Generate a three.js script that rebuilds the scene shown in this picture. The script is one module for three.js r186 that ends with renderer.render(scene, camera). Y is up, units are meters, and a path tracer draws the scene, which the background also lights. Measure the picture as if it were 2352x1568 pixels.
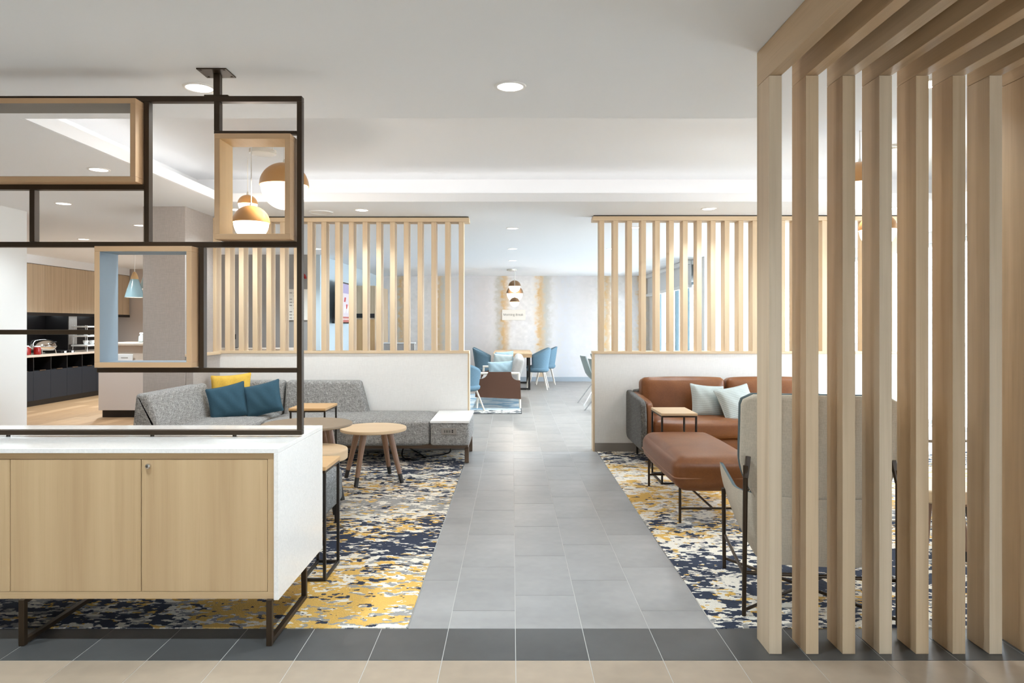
import * as THREE from 'three';
import { RoundedBoxGeometry } from 'three/addons/geometries/RoundedBoxGeometry.js';
import { TextGeometry } from 'three/addons/geometries/TextGeometry.js';
import { FontLoader } from 'three/addons/loaders/FontLoader.js';
import { mergeGeometries, mergeVertices } from 'three/addons/utils/BufferGeometryUtils.js';
import { RectAreaLightUniformsLib } from 'three/addons/lights/RectAreaLightUniformsLib.js';

// ---------------------------------------------------------------- camera, sky, exposure
const scene = new THREE.Scene();
const EYE = 1.384, FOCAL = 1600;                       // eye height (m), focal length in pixels of the 2352 x 1568 frame
const camera = new THREE.PerspectiveCamera(2 * Math.atan(784 / FOCAL) * 180 / Math.PI, 2352 / 1568, 0.05, 200);
camera.position.set(0, EYE, 0);
camera.lookAt(0, EYE, -10);
camera.setViewOffset(2352, 1568, 0, 38, 2352, 1568);   // shifted lens: verticals stay vertical
scene.background = new THREE.Color(0.76, 0.885, 1.0);   // overcast sky
scene.backgroundIntensity = 11.5;
const renderer = new THREE.WebGLRenderer({ antialias: true });
renderer.toneMapping = THREE.LinearToneMapping;
renderer.toneMappingExposure = 1.48;
renderer.shadowMap.enabled = true;
RectAreaLightUniformsLib.init();

const SPOT = 3.8;      // recessed downlights
const COVE = 3.6;      // cove strips
const GLOBE = 1.0;     // pendant globes
const WARM = new THREE.Color(1.0, 0.88, 0.76), COVEC = new THREE.Color(1.0, 0.955, 0.89), NEUTRAL = new THREE.Color(0.79, 0.918, 1.0);

// ---------------------------------------------------------------- small helpers
const CEIL = 2.585, TRAY = 2.89;
const X = (px, d) => (px - 1176) * d / FOCAL;
const Y = (py, d) => EYE - (py - 746) * d / FOCAL;
let seedState = 12345;
const rnd = () => { seedState = (seedState * 1664525 + 1013904223) >>> 0; return seedState / 4294967296; };
const rr = (a, b) => a + (b - a) * rnd();
const used = new Map();
function numbered(name) { const n = used.get(name) ?? 0; used.set(name, n + 1); return n ? name + '_' + String(n).padStart(3, '0') : name; }
const bases = new Map();
function thing(name, label, category, pos = [0, 0, 0], group) {
  const o = new THREE.Group(); o.name = numbered(name); o.position.set(...pos); scene.add(o);
  o.userData = { label, category }; if (group) o.userData.group = group;
  bases.set(o, o.position.clone());
  return o;
}
function struct(name) { const o = new THREE.Group(); o.name = numbered(name); scene.add(o); o.userData = { kind: 'structure' }; bases.set(o, new THREE.Vector3()); return o; }
function part(parent, name, geo, mat, label) {           // geo is in world metres
  const b = bases.get(parent); const g = geo.clone(); g.translate(-b.x, -b.y, -b.z);
  const m = new THREE.Mesh(g, mat); m.name = name; parent.add(m); bases.set(m, b);
  if (label) m.userData.label = label;
  return m;
}
function shared(parent, name, geo, mat, x, y, z) {       // a piece that shares its geometry
  const b = bases.get(parent); const m = new THREE.Mesh(geo, mat); m.name = name; m.position.set(x - b.x, y - b.y, z - b.z); parent.add(m); return m;
}
function copy(root, pos, turn, label) {
  const c = root.clone(); c.name = numbered(root.name.replace(/_\d{3}$/, '')); c.position.set(...pos); c.rotation.y = turn ?? root.rotation.y; c.userData = { ...root.userData, label }; scene.add(c); return c;
}
const AX = { x: 0, y: 1, z: 2 };
function metreUV(geo, grain = 'y', ou = 0, ov = 0) {
  const g = geo.index ? geo.toNonIndexed() : geo, p = g.attributes.position, n = g.attributes.normal, uv = new Float32Array(p.count * 2), gi = AX[grain];
  const a = [0, 0, 0], q = [0, 0, 0];
  for (let i = 0; i < p.count; i += 3) {
    a[0] = a[1] = a[2] = 0;
    for (let k = 0; k < 3; k++) { a[0] += n.getX(i + k); a[1] += n.getY(i + k); a[2] += n.getZ(i + k); }
    const m = Math.abs(a[0]) > Math.abs(a[1]) ? (Math.abs(a[0]) > Math.abs(a[2]) ? 0 : 2) : (Math.abs(a[1]) > Math.abs(a[2]) ? 1 : 2);
    let r = [0, 1, 2].filter((t) => t !== m); if (r[0] === gi) r = [r[1], r[0]];
    for (let k = 0; k < 3; k++) { q[0] = p.getX(i + k); q[1] = p.getY(i + k); q[2] = p.getZ(i + k); uv[2 * (i + k)] = q[r[0]] + ou; uv[2 * (i + k) + 1] = q[r[1]] + ov; }
  }
  g.setAttribute('uv', new THREE.BufferAttribute(uv, 2)); return g;
}
function B(x0, x1, y0, y1, d0, d1, r = 0.003, grain = 'y') {   // a chamfered box between two depths
  const w = x1 - x0, h = y1 - y0, l = Math.abs(d1 - d0);
  const g = r > 0 ? new RoundedBoxGeometry(w, h, l, 1, Math.min(r, w / 2.01, h / 2.01, l / 2.01)) : new THREE.BoxGeometry(w, h, l);
  g.translate((x0 + x1) / 2, (y0 + y1) / 2, -(d0 + d1) / 2);
  return metreUV(g, grain, rr(0, 3), rr(0, 3));
}
function strip(g) { const o = new THREE.BufferGeometry(); o.setAttribute('position', g.attributes.position); if (g.index) o.setIndex(g.index); return o; }
function smooth(g, grain = 'y') { const m = mergeVertices(strip(g), 1e-5); m.computeVertexNormals(); return metreUV(m, grain, rr(0, 1), rr(0, 1)); }
function cushion(w, h, l, r = 0.04, puff = [0, 0.02, 0], seg = 14) {
  const g = new THREE.BoxGeometry(w, h, l, seg, seg, seg), p = g.attributes.position, H = [w / 2, h / 2, l / 2];
  for (let i = 0; i < p.count; i++) {
    const v = [p.getX(i), p.getY(i), p.getZ(i)], u = v.map((c, k) => c / H[k]), e = [0, 0, 0];
    for (let k = 0; k < 3; k++) { const w2 = Math.sign(u[k]) * Math.pow(Math.abs(u[k]), 0.75); v[k] = w2 * H[k]; }
    const inner = v.map((c, k) => Math.max(-H[k] + r, Math.min(H[k] - r, c)));
    let dl = 0; for (let k = 0; k < 3; k++) { e[k] = v[k] - inner[k]; dl += e[k] * e[k]; } dl = Math.sqrt(dl) || 1;
    const s = dl > 0 && Math.max(...e.map(Math.abs)) > 0 ? r / dl : 0, o = inner.map((c, k) => c + e[k] * s);
    for (let k = 0; k < 3; k++) { const a = u[(k + 1) % 3], b = u[(k + 2) % 3]; o[k] += u[k] * puff[k] * (1 - a * a) * (1 - b * b); }
    p.setXYZ(i, ...o);
  }
  return smooth(g);
}
function pillowG(w, h, t) {                                // a throw pillow standing in the xy plane
  const g = new THREE.BoxGeometry(w, h, t, 18, 18, 2), p = g.attributes.position;
  for (let i = 0; i < p.count; i++) {
    const u = p.getX(i) / (w / 2), v = p.getY(i) / (h / 2), z = Math.sign(p.getZ(i)) * (Math.abs(p.getZ(i)) > 1e-4 ? 1 : 0);
    const f = Math.pow(Math.max(0, (1 - u * u) * (1 - v * v)), 0.42);
    const px = u * w / 2 * (1 - 0.07 * (1 - v * v)), py = v * h / 2 * (1 - 0.07 * (1 - u * u));
    const wr = 0.004 * Math.sin(9 * u + 5 * v) * f;
    p.setXYZ(i, px, py, z * (0.006 + f * t / 2 + wr));
  }
  return smooth(g);
}
function rod(a, b, ra, rb = ra, seg = 12) {
  const A = new THREE.Vector3(...a), Bv = new THREE.Vector3(...b), v = Bv.clone().sub(A), g = new THREE.CylinderGeometry(rb, ra, v.length(), seg);
  g.applyQuaternion(new THREE.Quaternion().setFromUnitVectors(new THREE.Vector3(0, 1, 0), v.clone().normalize())); g.translate(...A.clone().add(Bv).multiplyScalar(0.5).toArray()); return g;
}
function bar(a, b, w, h = w, r = 0.002) {
  const A = new THREE.Vector3(...a), Bv = new THREE.Vector3(...b), v = Bv.clone().sub(A), g = new RoundedBoxGeometry(w, h, v.length(), 1, r);
  const m = new THREE.Matrix4().lookAt(A, Bv, Math.abs(v.clone().normalize().y) > 0.9 ? new THREE.Vector3(0, 0, 1) : new THREE.Vector3(0, 1, 0));
  g.applyMatrix4(m); g.translate(...A.clone().add(Bv).multiplyScalar(0.5).toArray()); return metreUV(g, Math.abs(v.y) > Math.max(Math.abs(v.x), Math.abs(v.z)) ? 'y' : Math.abs(v.x) > Math.abs(v.z) ? 'x' : 'z');
}
function lathe(pts, seg = 40) { return new THREE.LatheGeometry(pts.map(([r, y]) => new THREE.Vector2(r, y)), seg); }
function roundTop(r, y0, y1, e = 0.006, seg = 56) { const g = lathe([[0.0005, y0], [r - e, y0], [r - e * 0.3, y0 + e * 0.3], [r, y0 + e], [r, y1 - e], [r - e * 0.3, y1 - e * 0.3], [r - e, y1], [0.0005, y1]], seg); return metreUV(g.toNonIndexed(), 'x'); }
function tube(points, r, seg = 60, rad = 8) { return new THREE.TubeGeometry(new THREE.CatmullRomCurve3(points.map((p) => new THREE.Vector3(...p))), seg, r, rad); }
function rotAt(g, axis, ang, c) { g.translate(-c[0], -c[1], -c[2]); g['rotate' + axis](ang); g.translate(...c); return g; }
function prism(profile, len, bevel = 0.03) {               // profile [[a, y]...] extruded along +z by len, with rounded ends
  const sh = new THREE.Shape(), n = profile.length, R = 0.035;
  for (let i = 0; i < n; i++) {
    const P = new THREE.Vector2(...profile[i]), Q = new THREE.Vector2(...profile[(i + n - 1) % n]), S = new THREE.Vector2(...profile[(i + 1) % n]);
    const a = P.clone().add(Q.sub(P).setLength(Math.min(R, Q.length() * 0.45))), b = P.clone().add(S.sub(P).setLength(Math.min(R, S.length() * 0.45)));
    if (i) sh.lineTo(a.x, a.y); else sh.moveTo(a.x, a.y);
    sh.quadraticCurveTo(P.x, P.y, b.x, b.y);
  }
  sh.closePath();
  const g = new THREE.ExtrudeGeometry(sh, { depth: len - 2 * bevel, bevelEnabled: true, bevelThickness: bevel, bevelSize: bevel, bevelOffset: -bevel, bevelSegments: 4, curveSegments: 5, steps: 6 });
  g.translate(0, 0, bevel); return metreUV(g);
}

// ---------------------------------------------------------------- procedural textures
function hash(x, y, s) { let h = (Math.imul(x, 374761393) + Math.imul(y, 668265263) + Math.imul(s, 1274126177)) | 0; h = Math.imul(h ^ (h >>> 13), 1274126177); return ((h ^ (h >>> 16)) >>> 0) / 4294967296; }
function vnoise(x, y, px, py, s) {                         // value noise that repeats after px, py cells
  const xi = Math.floor(x), yi = Math.floor(y), fx = x - xi, fy = y - yi, sx = fx * fx * (3 - 2 * fx), sy = fy * fy * (3 - 2 * fy);
  const m = (a, n) => ((a % n) + n) % n, x0 = m(xi, px), x1 = m(xi + 1, px), y0 = m(yi, py), y1 = m(yi + 1, py);
  const a = hash(x0, y0, s), b = hash(x1, y0, s), c = hash(x0, y1, s), d = hash(x1, y1, s);
  return a + (b - a) * sx + (c - a) * sy + (a - b - c + d) * sx * sy;
}
function fbm(u, v, fx, fy, o, s) { let t = 0, a = 0.5, n = 0; for (let k = 0; k < o; k++) { t += a * vnoise(u * fx, v * fy, fx, fy, s + k * 17); n += a; a *= 0.5; fx *= 2; fy *= 2; } return t / n; }
function tex(w, h, fn, ru = 1, rv = 1, srgb = true) {
  const d = new Uint8Array(w * h * 4);
  for (let j = 0; j < h; j++) for (let i = 0; i < w; i++) { const c = fn((i + 0.5) / w, (j + 0.5) / h, i, j), k = 4 * (j * w + i); d[k] = Math.max(0, Math.min(255, c[0])); d[k + 1] = Math.max(0, Math.min(255, c[1])); d[k + 2] = Math.max(0, Math.min(255, c[2])); d[k + 3] = 255; }
  const t = new THREE.DataTexture(d, w, h); t.wrapS = t.wrapT = THREE.RepeatWrapping; t.magFilter = THREE.LinearFilter; t.minFilter = THREE.LinearMipmapLinearFilter; t.generateMipmaps = true; t.anisotropy = 8;
  if (srgb) t.colorSpace = THREE.SRGBColorSpace; t.repeat.set(1 / ru, 1 / rv); t.needsUpdate = true; return t;
}
const mul = (c, f) => [c[0] * f, c[1] * f, c[2] * f];
const mix = (a, b, t) => [a[0] + (b[0] - a[0]) * t, a[1] + (b[1] - a[1]) * t, a[2] + (b[2] - a[2]) * t];
const woodTex = (base, dark, s, contrast = 1) => tex(512, 1024, (u, v) => {
  const wob = 0.04 * (fbm(u, v, 3, 3, 3, s) - 0.5);
  const rings = fbm(u + wob, v, 14, 2, 4, s + 3), pore = fbm(u, v, 160, 10, 2, s + 9), band = fbm(u, v, 4, 1, 2, s + 21), cath = 0.5 + 0.5 * Math.sin(60 * (u + 0.25 * fbm(u, v, 2, 2, 2, s + 31)) + 6 * rings);
  const t = contrast * (0.9 * Math.max(0, rings - 0.45) + 0.5 * Math.max(0, pore - 0.58) + 0.10 * cath + 0.45 * (band - 0.5));
  return mix(base, dark, Math.max(-0.25, Math.min(1, t)));
}, 0.6, 2.4);
const tOak = woodTex([206, 185, 157], [148, 124, 95], 5, 0.75);
const tDoor = woodTex([199, 169, 129], [148, 116, 80], 41, 0.6);
const tPale = woodTex([219, 195, 162], [182, 152, 116], 77, 0.6);
const tWalnut = woodTex([146, 112, 88], [90, 64, 48], 91, 0.9);
const cloud = (base, amt, s) => tex(1024, 1024, (u, v) => { const f = fbm(u, v, 5, 5, 5, s), g = fbm(u, v, 60, 60, 2, s + 50), st = fbm(u, v, 3, 18, 4, s + 70); return mul(base, 1 + amt * (1.3 * (f - 0.5) + 0.35 * (g - 0.5) + 0.7 * (st - 0.5))); }, 2.4, 2.4);
const tTile = cloud([148, 146, 144], 0.15, 3), tTileDark = cloud([76, 76, 75], 0.2, 8), tTileBeige = cloud([164, 147, 128], 0.14, 13);
const tTileRough = tex(512, 512, (u, v) => { const f = 120 + 24 * (fbm(u, v, 6, 6, 5, 61) - 0.5); return [f, f, f]; }, 2.4, 2.4, false);
const tQuartz = tex(512, 512, (u, v, i, j) => { const f = fbm(u, v, 70, 70, 2, 19), sp = hash(i >> 1, j >> 1, 4); return mul([240, 236, 231], 1 + 0.05 * (f - 0.5) - (sp > 0.985 ? 0.08 : 0) + (sp < 0.02 ? 0.04 : 0)); }, 0.5, 0.5);
const tTweed = tex(512, 512, (u, v, i, j) => {
  const a = fbm(u, v, 128, 16, 2, 7), b = fbm(u, v, 16, 128, 2, 8), c = fbm(u, v, 8, 8, 3, 9), weave = ((i >> 1) + (j >> 1)) & 1 ? 0.06 : -0.06;
  const t = 0.5 + 1.5 * (a - 0.5) + 1.5 * (b - 0.5) + 0.4 * (c - 0.5) + weave; return mix([100, 98, 96], [184, 181, 177], Math.max(0, Math.min(1, t)));
}, 0.2, 0.2);
const tWeaveBump = tex(256, 256, (u, v, i, j) => { const f = 128 + ((((i >> 1) + (j >> 1)) & 1) ? 60 : -60) + 60 * (hash(i, j, 3) - 0.5); return [f, f, f]; }, 0.2, 0.2, false);
const tVinyl = tex(512, 512, (u, v) => { const f = fbm(u, v, 128, 12, 2, 15) + fbm(u, v, 12, 128, 2, 16) - 1; return mul([236, 234, 230], 1 + 0.03 * f); }, 0.4, 0.4);
const tTaupe = tex(512, 512, (u, v) => { const f = fbm(u, v, 160, 10, 2, 25) + fbm(u, v, 10, 160, 2, 26) - 1; return mul([176, 168, 162], 1 + 0.09 * f); }, 0.35, 0.35);
const tLeather = tex(512, 512, (u, v) => { const f = fbm(u, v, 6, 6, 4, 33), g = fbm(u, v, 90, 90, 2, 35); return mix([112, 63, 27], [138, 85, 42], Math.max(0, Math.min(1, 0.5 + 0.9 * (f - 0.5) + 0.35 * (g - 0.5)))); }, 0.8, 0.8);
const tGrain = tex(256, 256, (u, v) => { const f = 255 * fbm(u, v, 40, 40, 3, 44); return [f, f, f]; }, 0.25, 0.25, false);
const tStripe = tex(256, 256, (u, v) => mul([190, 199, 196], 0.95 + 0.13 * Math.sin(v * Math.PI * 2 * 20) * 0.5 + 0.06 * (fbm(u, v, 64, 64, 2, 51) - 0.5)), 0.36, 0.36);
const tLinen = tex(256, 256, (u, v) => { const f = fbm(u, v, 96, 12, 2, 55) + fbm(u, v, 12, 96, 2, 56) - 1; return mul([240, 240, 240], 1 + 0.11 * f); }, 0.14, 0.14);

const bump = (x, c, w) => Math.exp(-((x - c) * (x - c)) / (w * w));
const NAVY = [40, 48, 67], GOLD = [214, 170, 88], CREAM = [226, 218, 204], GREYC = [150, 147, 143];
function carpetTex(w, h, x0, x1, d0, d1, zones) {
  return tex(w, h, (u, v, i, j) => {
    const x = x0 + (x1 - x0) * u, d = d0 + (d1 - d0) * v, qx = Math.round(x / 0.005) * 0.005 + 40, qd = Math.round(d / 0.0045) * 0.0045;
    const big = (s, fx, fd) => fbm(qx / 64, qd / 64, Math.round(64 * fx), Math.round(64 * fd), 3, s);
    const wx = d + 0.7 * (big(3, 0.9, 1.2) - 0.5) + 0.35 * (big(5, 3, 3) - 0.5);
    const z = zones(x, wx), sx = qx / 64, sd = qd / 64 + 0.0002 * (big(31, 6, 6) - 0.5) * 4, bl = (s) => 0.5 * fbm(sx, sd, 64 * 11, 64 * 21, 2, s) + 0.5 * fbm(sx, sd, 64 * 30, 64 * 60, 2, s + 5), f1 = bl(101), f2 = bl(211), f3 = bl(307);
    const q = (f) => Math.max(0, Math.min(1, (f - 0.5) * 2.3 + 0.5));
    let c = q(f1) < z[0] ? NAVY : q(f2) < z[1] ? GOLD : q(f3) < z[2] ? GREYC : CREAM;
    return mul(c, 0.92 + 0.16 * hash(i, j, 9));
  });
}
const CL = [-3.45, -0.479, 3.178, 7.66], CR = [0.9285, 5.3, 3.178, 7.6];
const tCarpetL = carpetTex(1400, 2048, ...CL, (x, d) => {
  const under = x < -1.3 ? bump(d, 3.3, 0.5) * Math.min(1, (-1.3 - x) * 2) : 0;
  return [0.08 + 0.62 * bump(d, 4.32, 0.28) + 0.34 * bump(d, 4.85, 0.2) + 0.5 * bump(d, 6.75, 0.75) + 0.2 * bump(d, 5.75, 0.25) + 0.5 * under, 0.1 + 0.6 * bump(d, 3.6, 0.42) * (1 - 0.8 * under) + 0.45 * bump(d, 4.75, 0.3) + 0.25 * bump(d, 5.9, 0.4), 0.3 + 0.4 * bump(d, 5.35, 0.25) + 0.25 * bump(d, 3.5, 0.4)];
});
const tCarpetR = carpetTex(1900, 2000, ...CR, (x, d) => [0.07 + 0.55 * bump(d, 3.95, 0.55) + 0.35 * bump(d, 3.2, 0.25) + 0.25 * bump(d, 4.9, 0.3) + 0.5 * bump(d, 7.3, 0.4), 0.07 + 0.3 * bump(d, 3.45, 0.15) + 0.28 * bump(d, 4.75, 0.2) + 0.5 * bump(d, 5.7, 0.6) + 0.4 * bump(d, 6.7, 0.4), 0.2 + 0.35 * bump(d, 5.0, 0.3)]);
const tPile = tex(512, 512, (u, v, i, j) => { const f = 255 * hash(i, j, 77) * 0.7 + 60 * fbm(u, v, 60, 60, 2, 5); return [f, f, f]; }, 0.35, 0.35, false);
const tRug = tex(512, 512, (u, v) => { const f = fbm(u, v, 8, 22, 4, 401), g = fbm(u, v, 30, 60, 3, 402), e = v < 0.13 ? 1 : 0; return e ? (g < 0.46 ? [84, 84, 86] : [214, 208, 198]) : mix([206, 208, 204], f > 0.5 ? [128, 158, 178] : [176, 188, 194], Math.min(1, Math.abs(f - 0.45) * 6)); });
// wallpaper of the far dining room: dyed vertical bands with mottled edges (u = metres from the left end)
const WPX0 = -3.3, WPX1 = 3.4;
const tPaper = tex(1024, 512, (u, v) => {
  const x = WPX0 + (WPX1 - WPX0) * u, m = fbm(u, v, 90, 40, 4, 501) - 0.5, n = fbm(u, v, 12, 5, 3, 503) - 0.5, xe = x + 0.16 * m;
  let c = mix([238, 232, 224], [226, 224, 226], 0.5 + n);
  const band = (at, w, col, k) => { c = mix(c, col, k * bump(xe, at, w) * (0.8 + 0.9 * m)); };
  for (const o of [-2.72, -0.2, 2.32]) { band(o, 0.1, [206, 160, 100], 0.85); band(o - 0.13, 0.09, [176, 172, 160], 0.7); band(o - 0.5, 0.3, [206, 198, 196], 0.6); }
  for (const o of [-1.8, 0.71, 3.2]) { band(o, 0.1, [212, 166, 104], 0.85); band(o + 0.14, 0.1, [178, 176, 166], 0.7); band(o + 0.6, 0.35, [198, 200, 208], 0.65); }
  return mul(c, 1 + 0.09 * m + 0.06 * n);
});

// ---------------------------------------------------------------- materials
const std = (o) => new THREE.MeshStandardMaterial({ roughness: 0.6, ...o });
const phys = (o) => new THREE.MeshPhysicalMaterial({ roughness: 0.6, ...o });
const M = {
  ceiling: std({ color: '#f1f3f6', roughness: 0.9 }),
  wall: std({ color: '#e8e6e2', roughness: 0.85 }),
  vinyl: std({ map: tVinyl, roughness: 0.7, bumpMap: tWeaveBump, bumpScale: 0.0002 }),
  taupe: std({ map: tTaupe, roughness: 0.8 }),
  greyWall: std({ color: '#a3a09d', roughness: 0.85 }),
  blueWall: std({ color: '#c8d6de', roughness: 0.85 }),
  beigeWall: std({ color: '#c9bdb4', roughness: 0.85 }),
  paper: std({ map: tPaper, roughness: 0.85 }),
  base: std({ color: '#8d867f', roughness: 0.6 }),
  baseBlue: std({ color: '#a9b1b8', roughness: 0.6 }),
  grout: std({ color: '#c2c0bb', roughness: 0.9 }),
  slab: std({ color: '#bdb9b3', roughness: 0.9 }),
  tile: std({ map: tTile, roughnessMap: tTileRough, roughness: 0.78 }),
  tileFar: std({ map: tTile, color: '#fff8f0', roughnessMap: tTileRough, roughness: 0.78 }),
  tileDark: std({ map: tTileDark, roughnessMap: tTileRough, roughness: 0.78 }),
  tileBeige: std({ map: tTileBeige, roughnessMap: tTileRough, roughness: 0.78 }),
  carpetL: std({ map: tCarpetL, roughness: 1, bumpMap: tPile, bumpScale: 0.003 }),
  carpetR: std({ map: tCarpetR, roughness: 1, bumpMap: tPile, bumpScale: 0.003 }),
  rug: std({ map: tRug, roughness: 1 }), rugEdge: std({ color: '#4a4a4c', roughness: 1 }),
  oak: std({ map: tOak, roughness: 0.5 }), oakB: std({ map: tOak, color: '#f4ede3', roughness: 0.5 }), oakC: std({ map: tOak, color: '#fff6ea', roughness: 0.5 }),
  door: std({ map: tDoor, roughness: 0.5 }), pale: std({ map: tPale, roughness: 0.5 }), frameWood: std({ map: tPale, color: '#e3d0c0', roughness: 0.5 }),
  tabletop: std({ map: tPale, color: '#fdf8f1', roughness: 0.45 }), orangeTop: std({ map: tPale, color: '#ebd4b2', roughness: 0.45 }), greyTop: std({ map: tPale, color: '#a6a4a3', roughness: 0.4 }),
  walnut: std({ map: tWalnut, roughness: 0.4 }), capBlack: std({ color: '#26221f', roughness: 0.5 }),
  ash: std({ color: '#eadfd0', roughness: 0.5 }), plank: std({ map: tPale, color: '#ccb9a8', roughness: 0.45 }), plankB: std({ map: tPale, color: '#b9a592', roughness: 0.45 }),
  metal: std({ color: '#37291a', roughness: 0.42, metalness: 0.35 }), bronze: std({ color: '#5f4a38', roughness: 0.4, metalness: 0.3 }), ink: std({ color: '#26221f', roughness: 0.4, metalness: 0.3 }),
  quartz: std({ map: tQuartz, roughness: 0.14 }), whiteTop: std({ color: '#efeeec', roughness: 0.25 }),
  liningBlue: std({ color: '#86939c', roughness: 0.5 }), boxShadeGrey: std({ color: '#8f8a84', roughness: 0.6 }), boxLampCream: std({ map: tPale, color: '#fff2d8', roughness: 0.5 }),  // grey paints in the shade inside its box, cream the pendant light
  tweed: std({ map: tTweed, roughness: 0.95, bumpMap: tWeaveBump, bumpScale: 0.0006 }),
  leather: phys({ map: tLeather, roughness: 0.44, bumpMap: tGrain, bumpScale: 0.0005 }), piping: std({ color: '#9a6a4a', roughness: 0.45 }),
  sling: std({ color: '#583724', roughness: 0.6 }),
  felt: std({ map: tTweed, color: '#a9a9a8', roughness: 1 }),
  taupeFabric: std({ map: tLinen, color: '#c9bca8', roughness: 0.95 }), tealDark: std({ map: tLinen, color: '#4c5a5c', roughness: 0.95 }),
  teal: std({ map: tLinen, color: '#325566', roughness: 0.95 }), yellow: std({ map: tLinen, color: '#f0c352', roughness: 0.95 }), stripe: std({ map: tStripe, roughness: 0.95 }),
  blueFabric: std({ map: tLinen, color: '#6a8798', roughness: 0.9 }), blueDark: std({ map: tLinen, color: '#4c6a7c', roughness: 0.9 }), aqua: std({ map: tLinen, color: '#a3b8c0', roughness: 0.8 }), greyFabric: std({ map: tLinen, color: '#b5afa9', roughness: 0.95 }),
  pouf: std({ map: tTweed, color: '#d5dce2', roughness: 0.95 }),
  plastic: std({ color: '#8e9a98', roughness: 0.5 }), steel: std({ color: '#c9cdd0', roughness: 0.25, metalness: 0.9 }), chrome: std({ color: '#dddcda', roughness: 0.08, metalness: 1 }),
  gold: phys({ color: '#c08c50', roughness: 0.35, clearcoat: 0.3, clearcoatRoughness: 0.3 }), goldDark: phys({ color: '#8b6a4a', roughness: 0.4 }),
  cord: std({ color: '#e6e2dc', roughness: 0.5 }), canopy: std({ color: '#e4ded2', roughness: 0.25, metalness: 0.3 }),
  globe: std({ color: '#fff7ea', roughness: 0.35, emissive: new THREE.Color(1.0, 0.90, 0.76), emissiveIntensity: 1.9 }),
  lens: std({ color: '#ffffff', emissive: new THREE.Color(1.0, 0.97, 0.92), emissiveIntensity: 3.0 }), ring: std({ color: '#f1f0ee', roughness: 0.5 }),
  led: std({ color: '#ffffff', emissive: new THREE.Color(1.0, 0.9, 0.78), emissiveIntensity: 0.8 }),
  glass: phys({ color: '#ffffff', transmission: 1, thickness: 0, roughness: 0.02, ior: 1.45 }), frameWhite: std({ color: '#dfe1e2', roughness: 0.5 }), mullion: std({ color: '#5b7078', roughness: 0.5 }),
  shade: std({ color: '#d6d8d9', roughness: 0.9 }), ground: std({ color: '#dcdbd8', roughness: 1 }),
  navy: std({ color: '#121923', roughness: 0.55 }), black: std({ color: '#151314', roughness: 0.35 }), cabinet: std({ map: tOak, color: '#f8f7f6', roughness: 0.5 }),
  stone: std({ map: tQuartz, color: '#dccdbf', roughness: 0.4 }), panelPink: std({ color: '#d3c6bd', roughness: 0.5 }),
  paleBlueGloss: phys({ color: '#8fa8ad', roughness: 0.2, clearcoat: 0.6 }), red: phys({ color: '#9c1d1a', roughness: 0.15, clearcoat: 0.5 }), wire: std({ color: '#f4f4f2', roughness: 0.4 }),
  letter: std({ color: '#8a8784', roughness: 0.6 }), board: std({ color: '#efe9df', roughness: 0.6 }),
};

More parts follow.
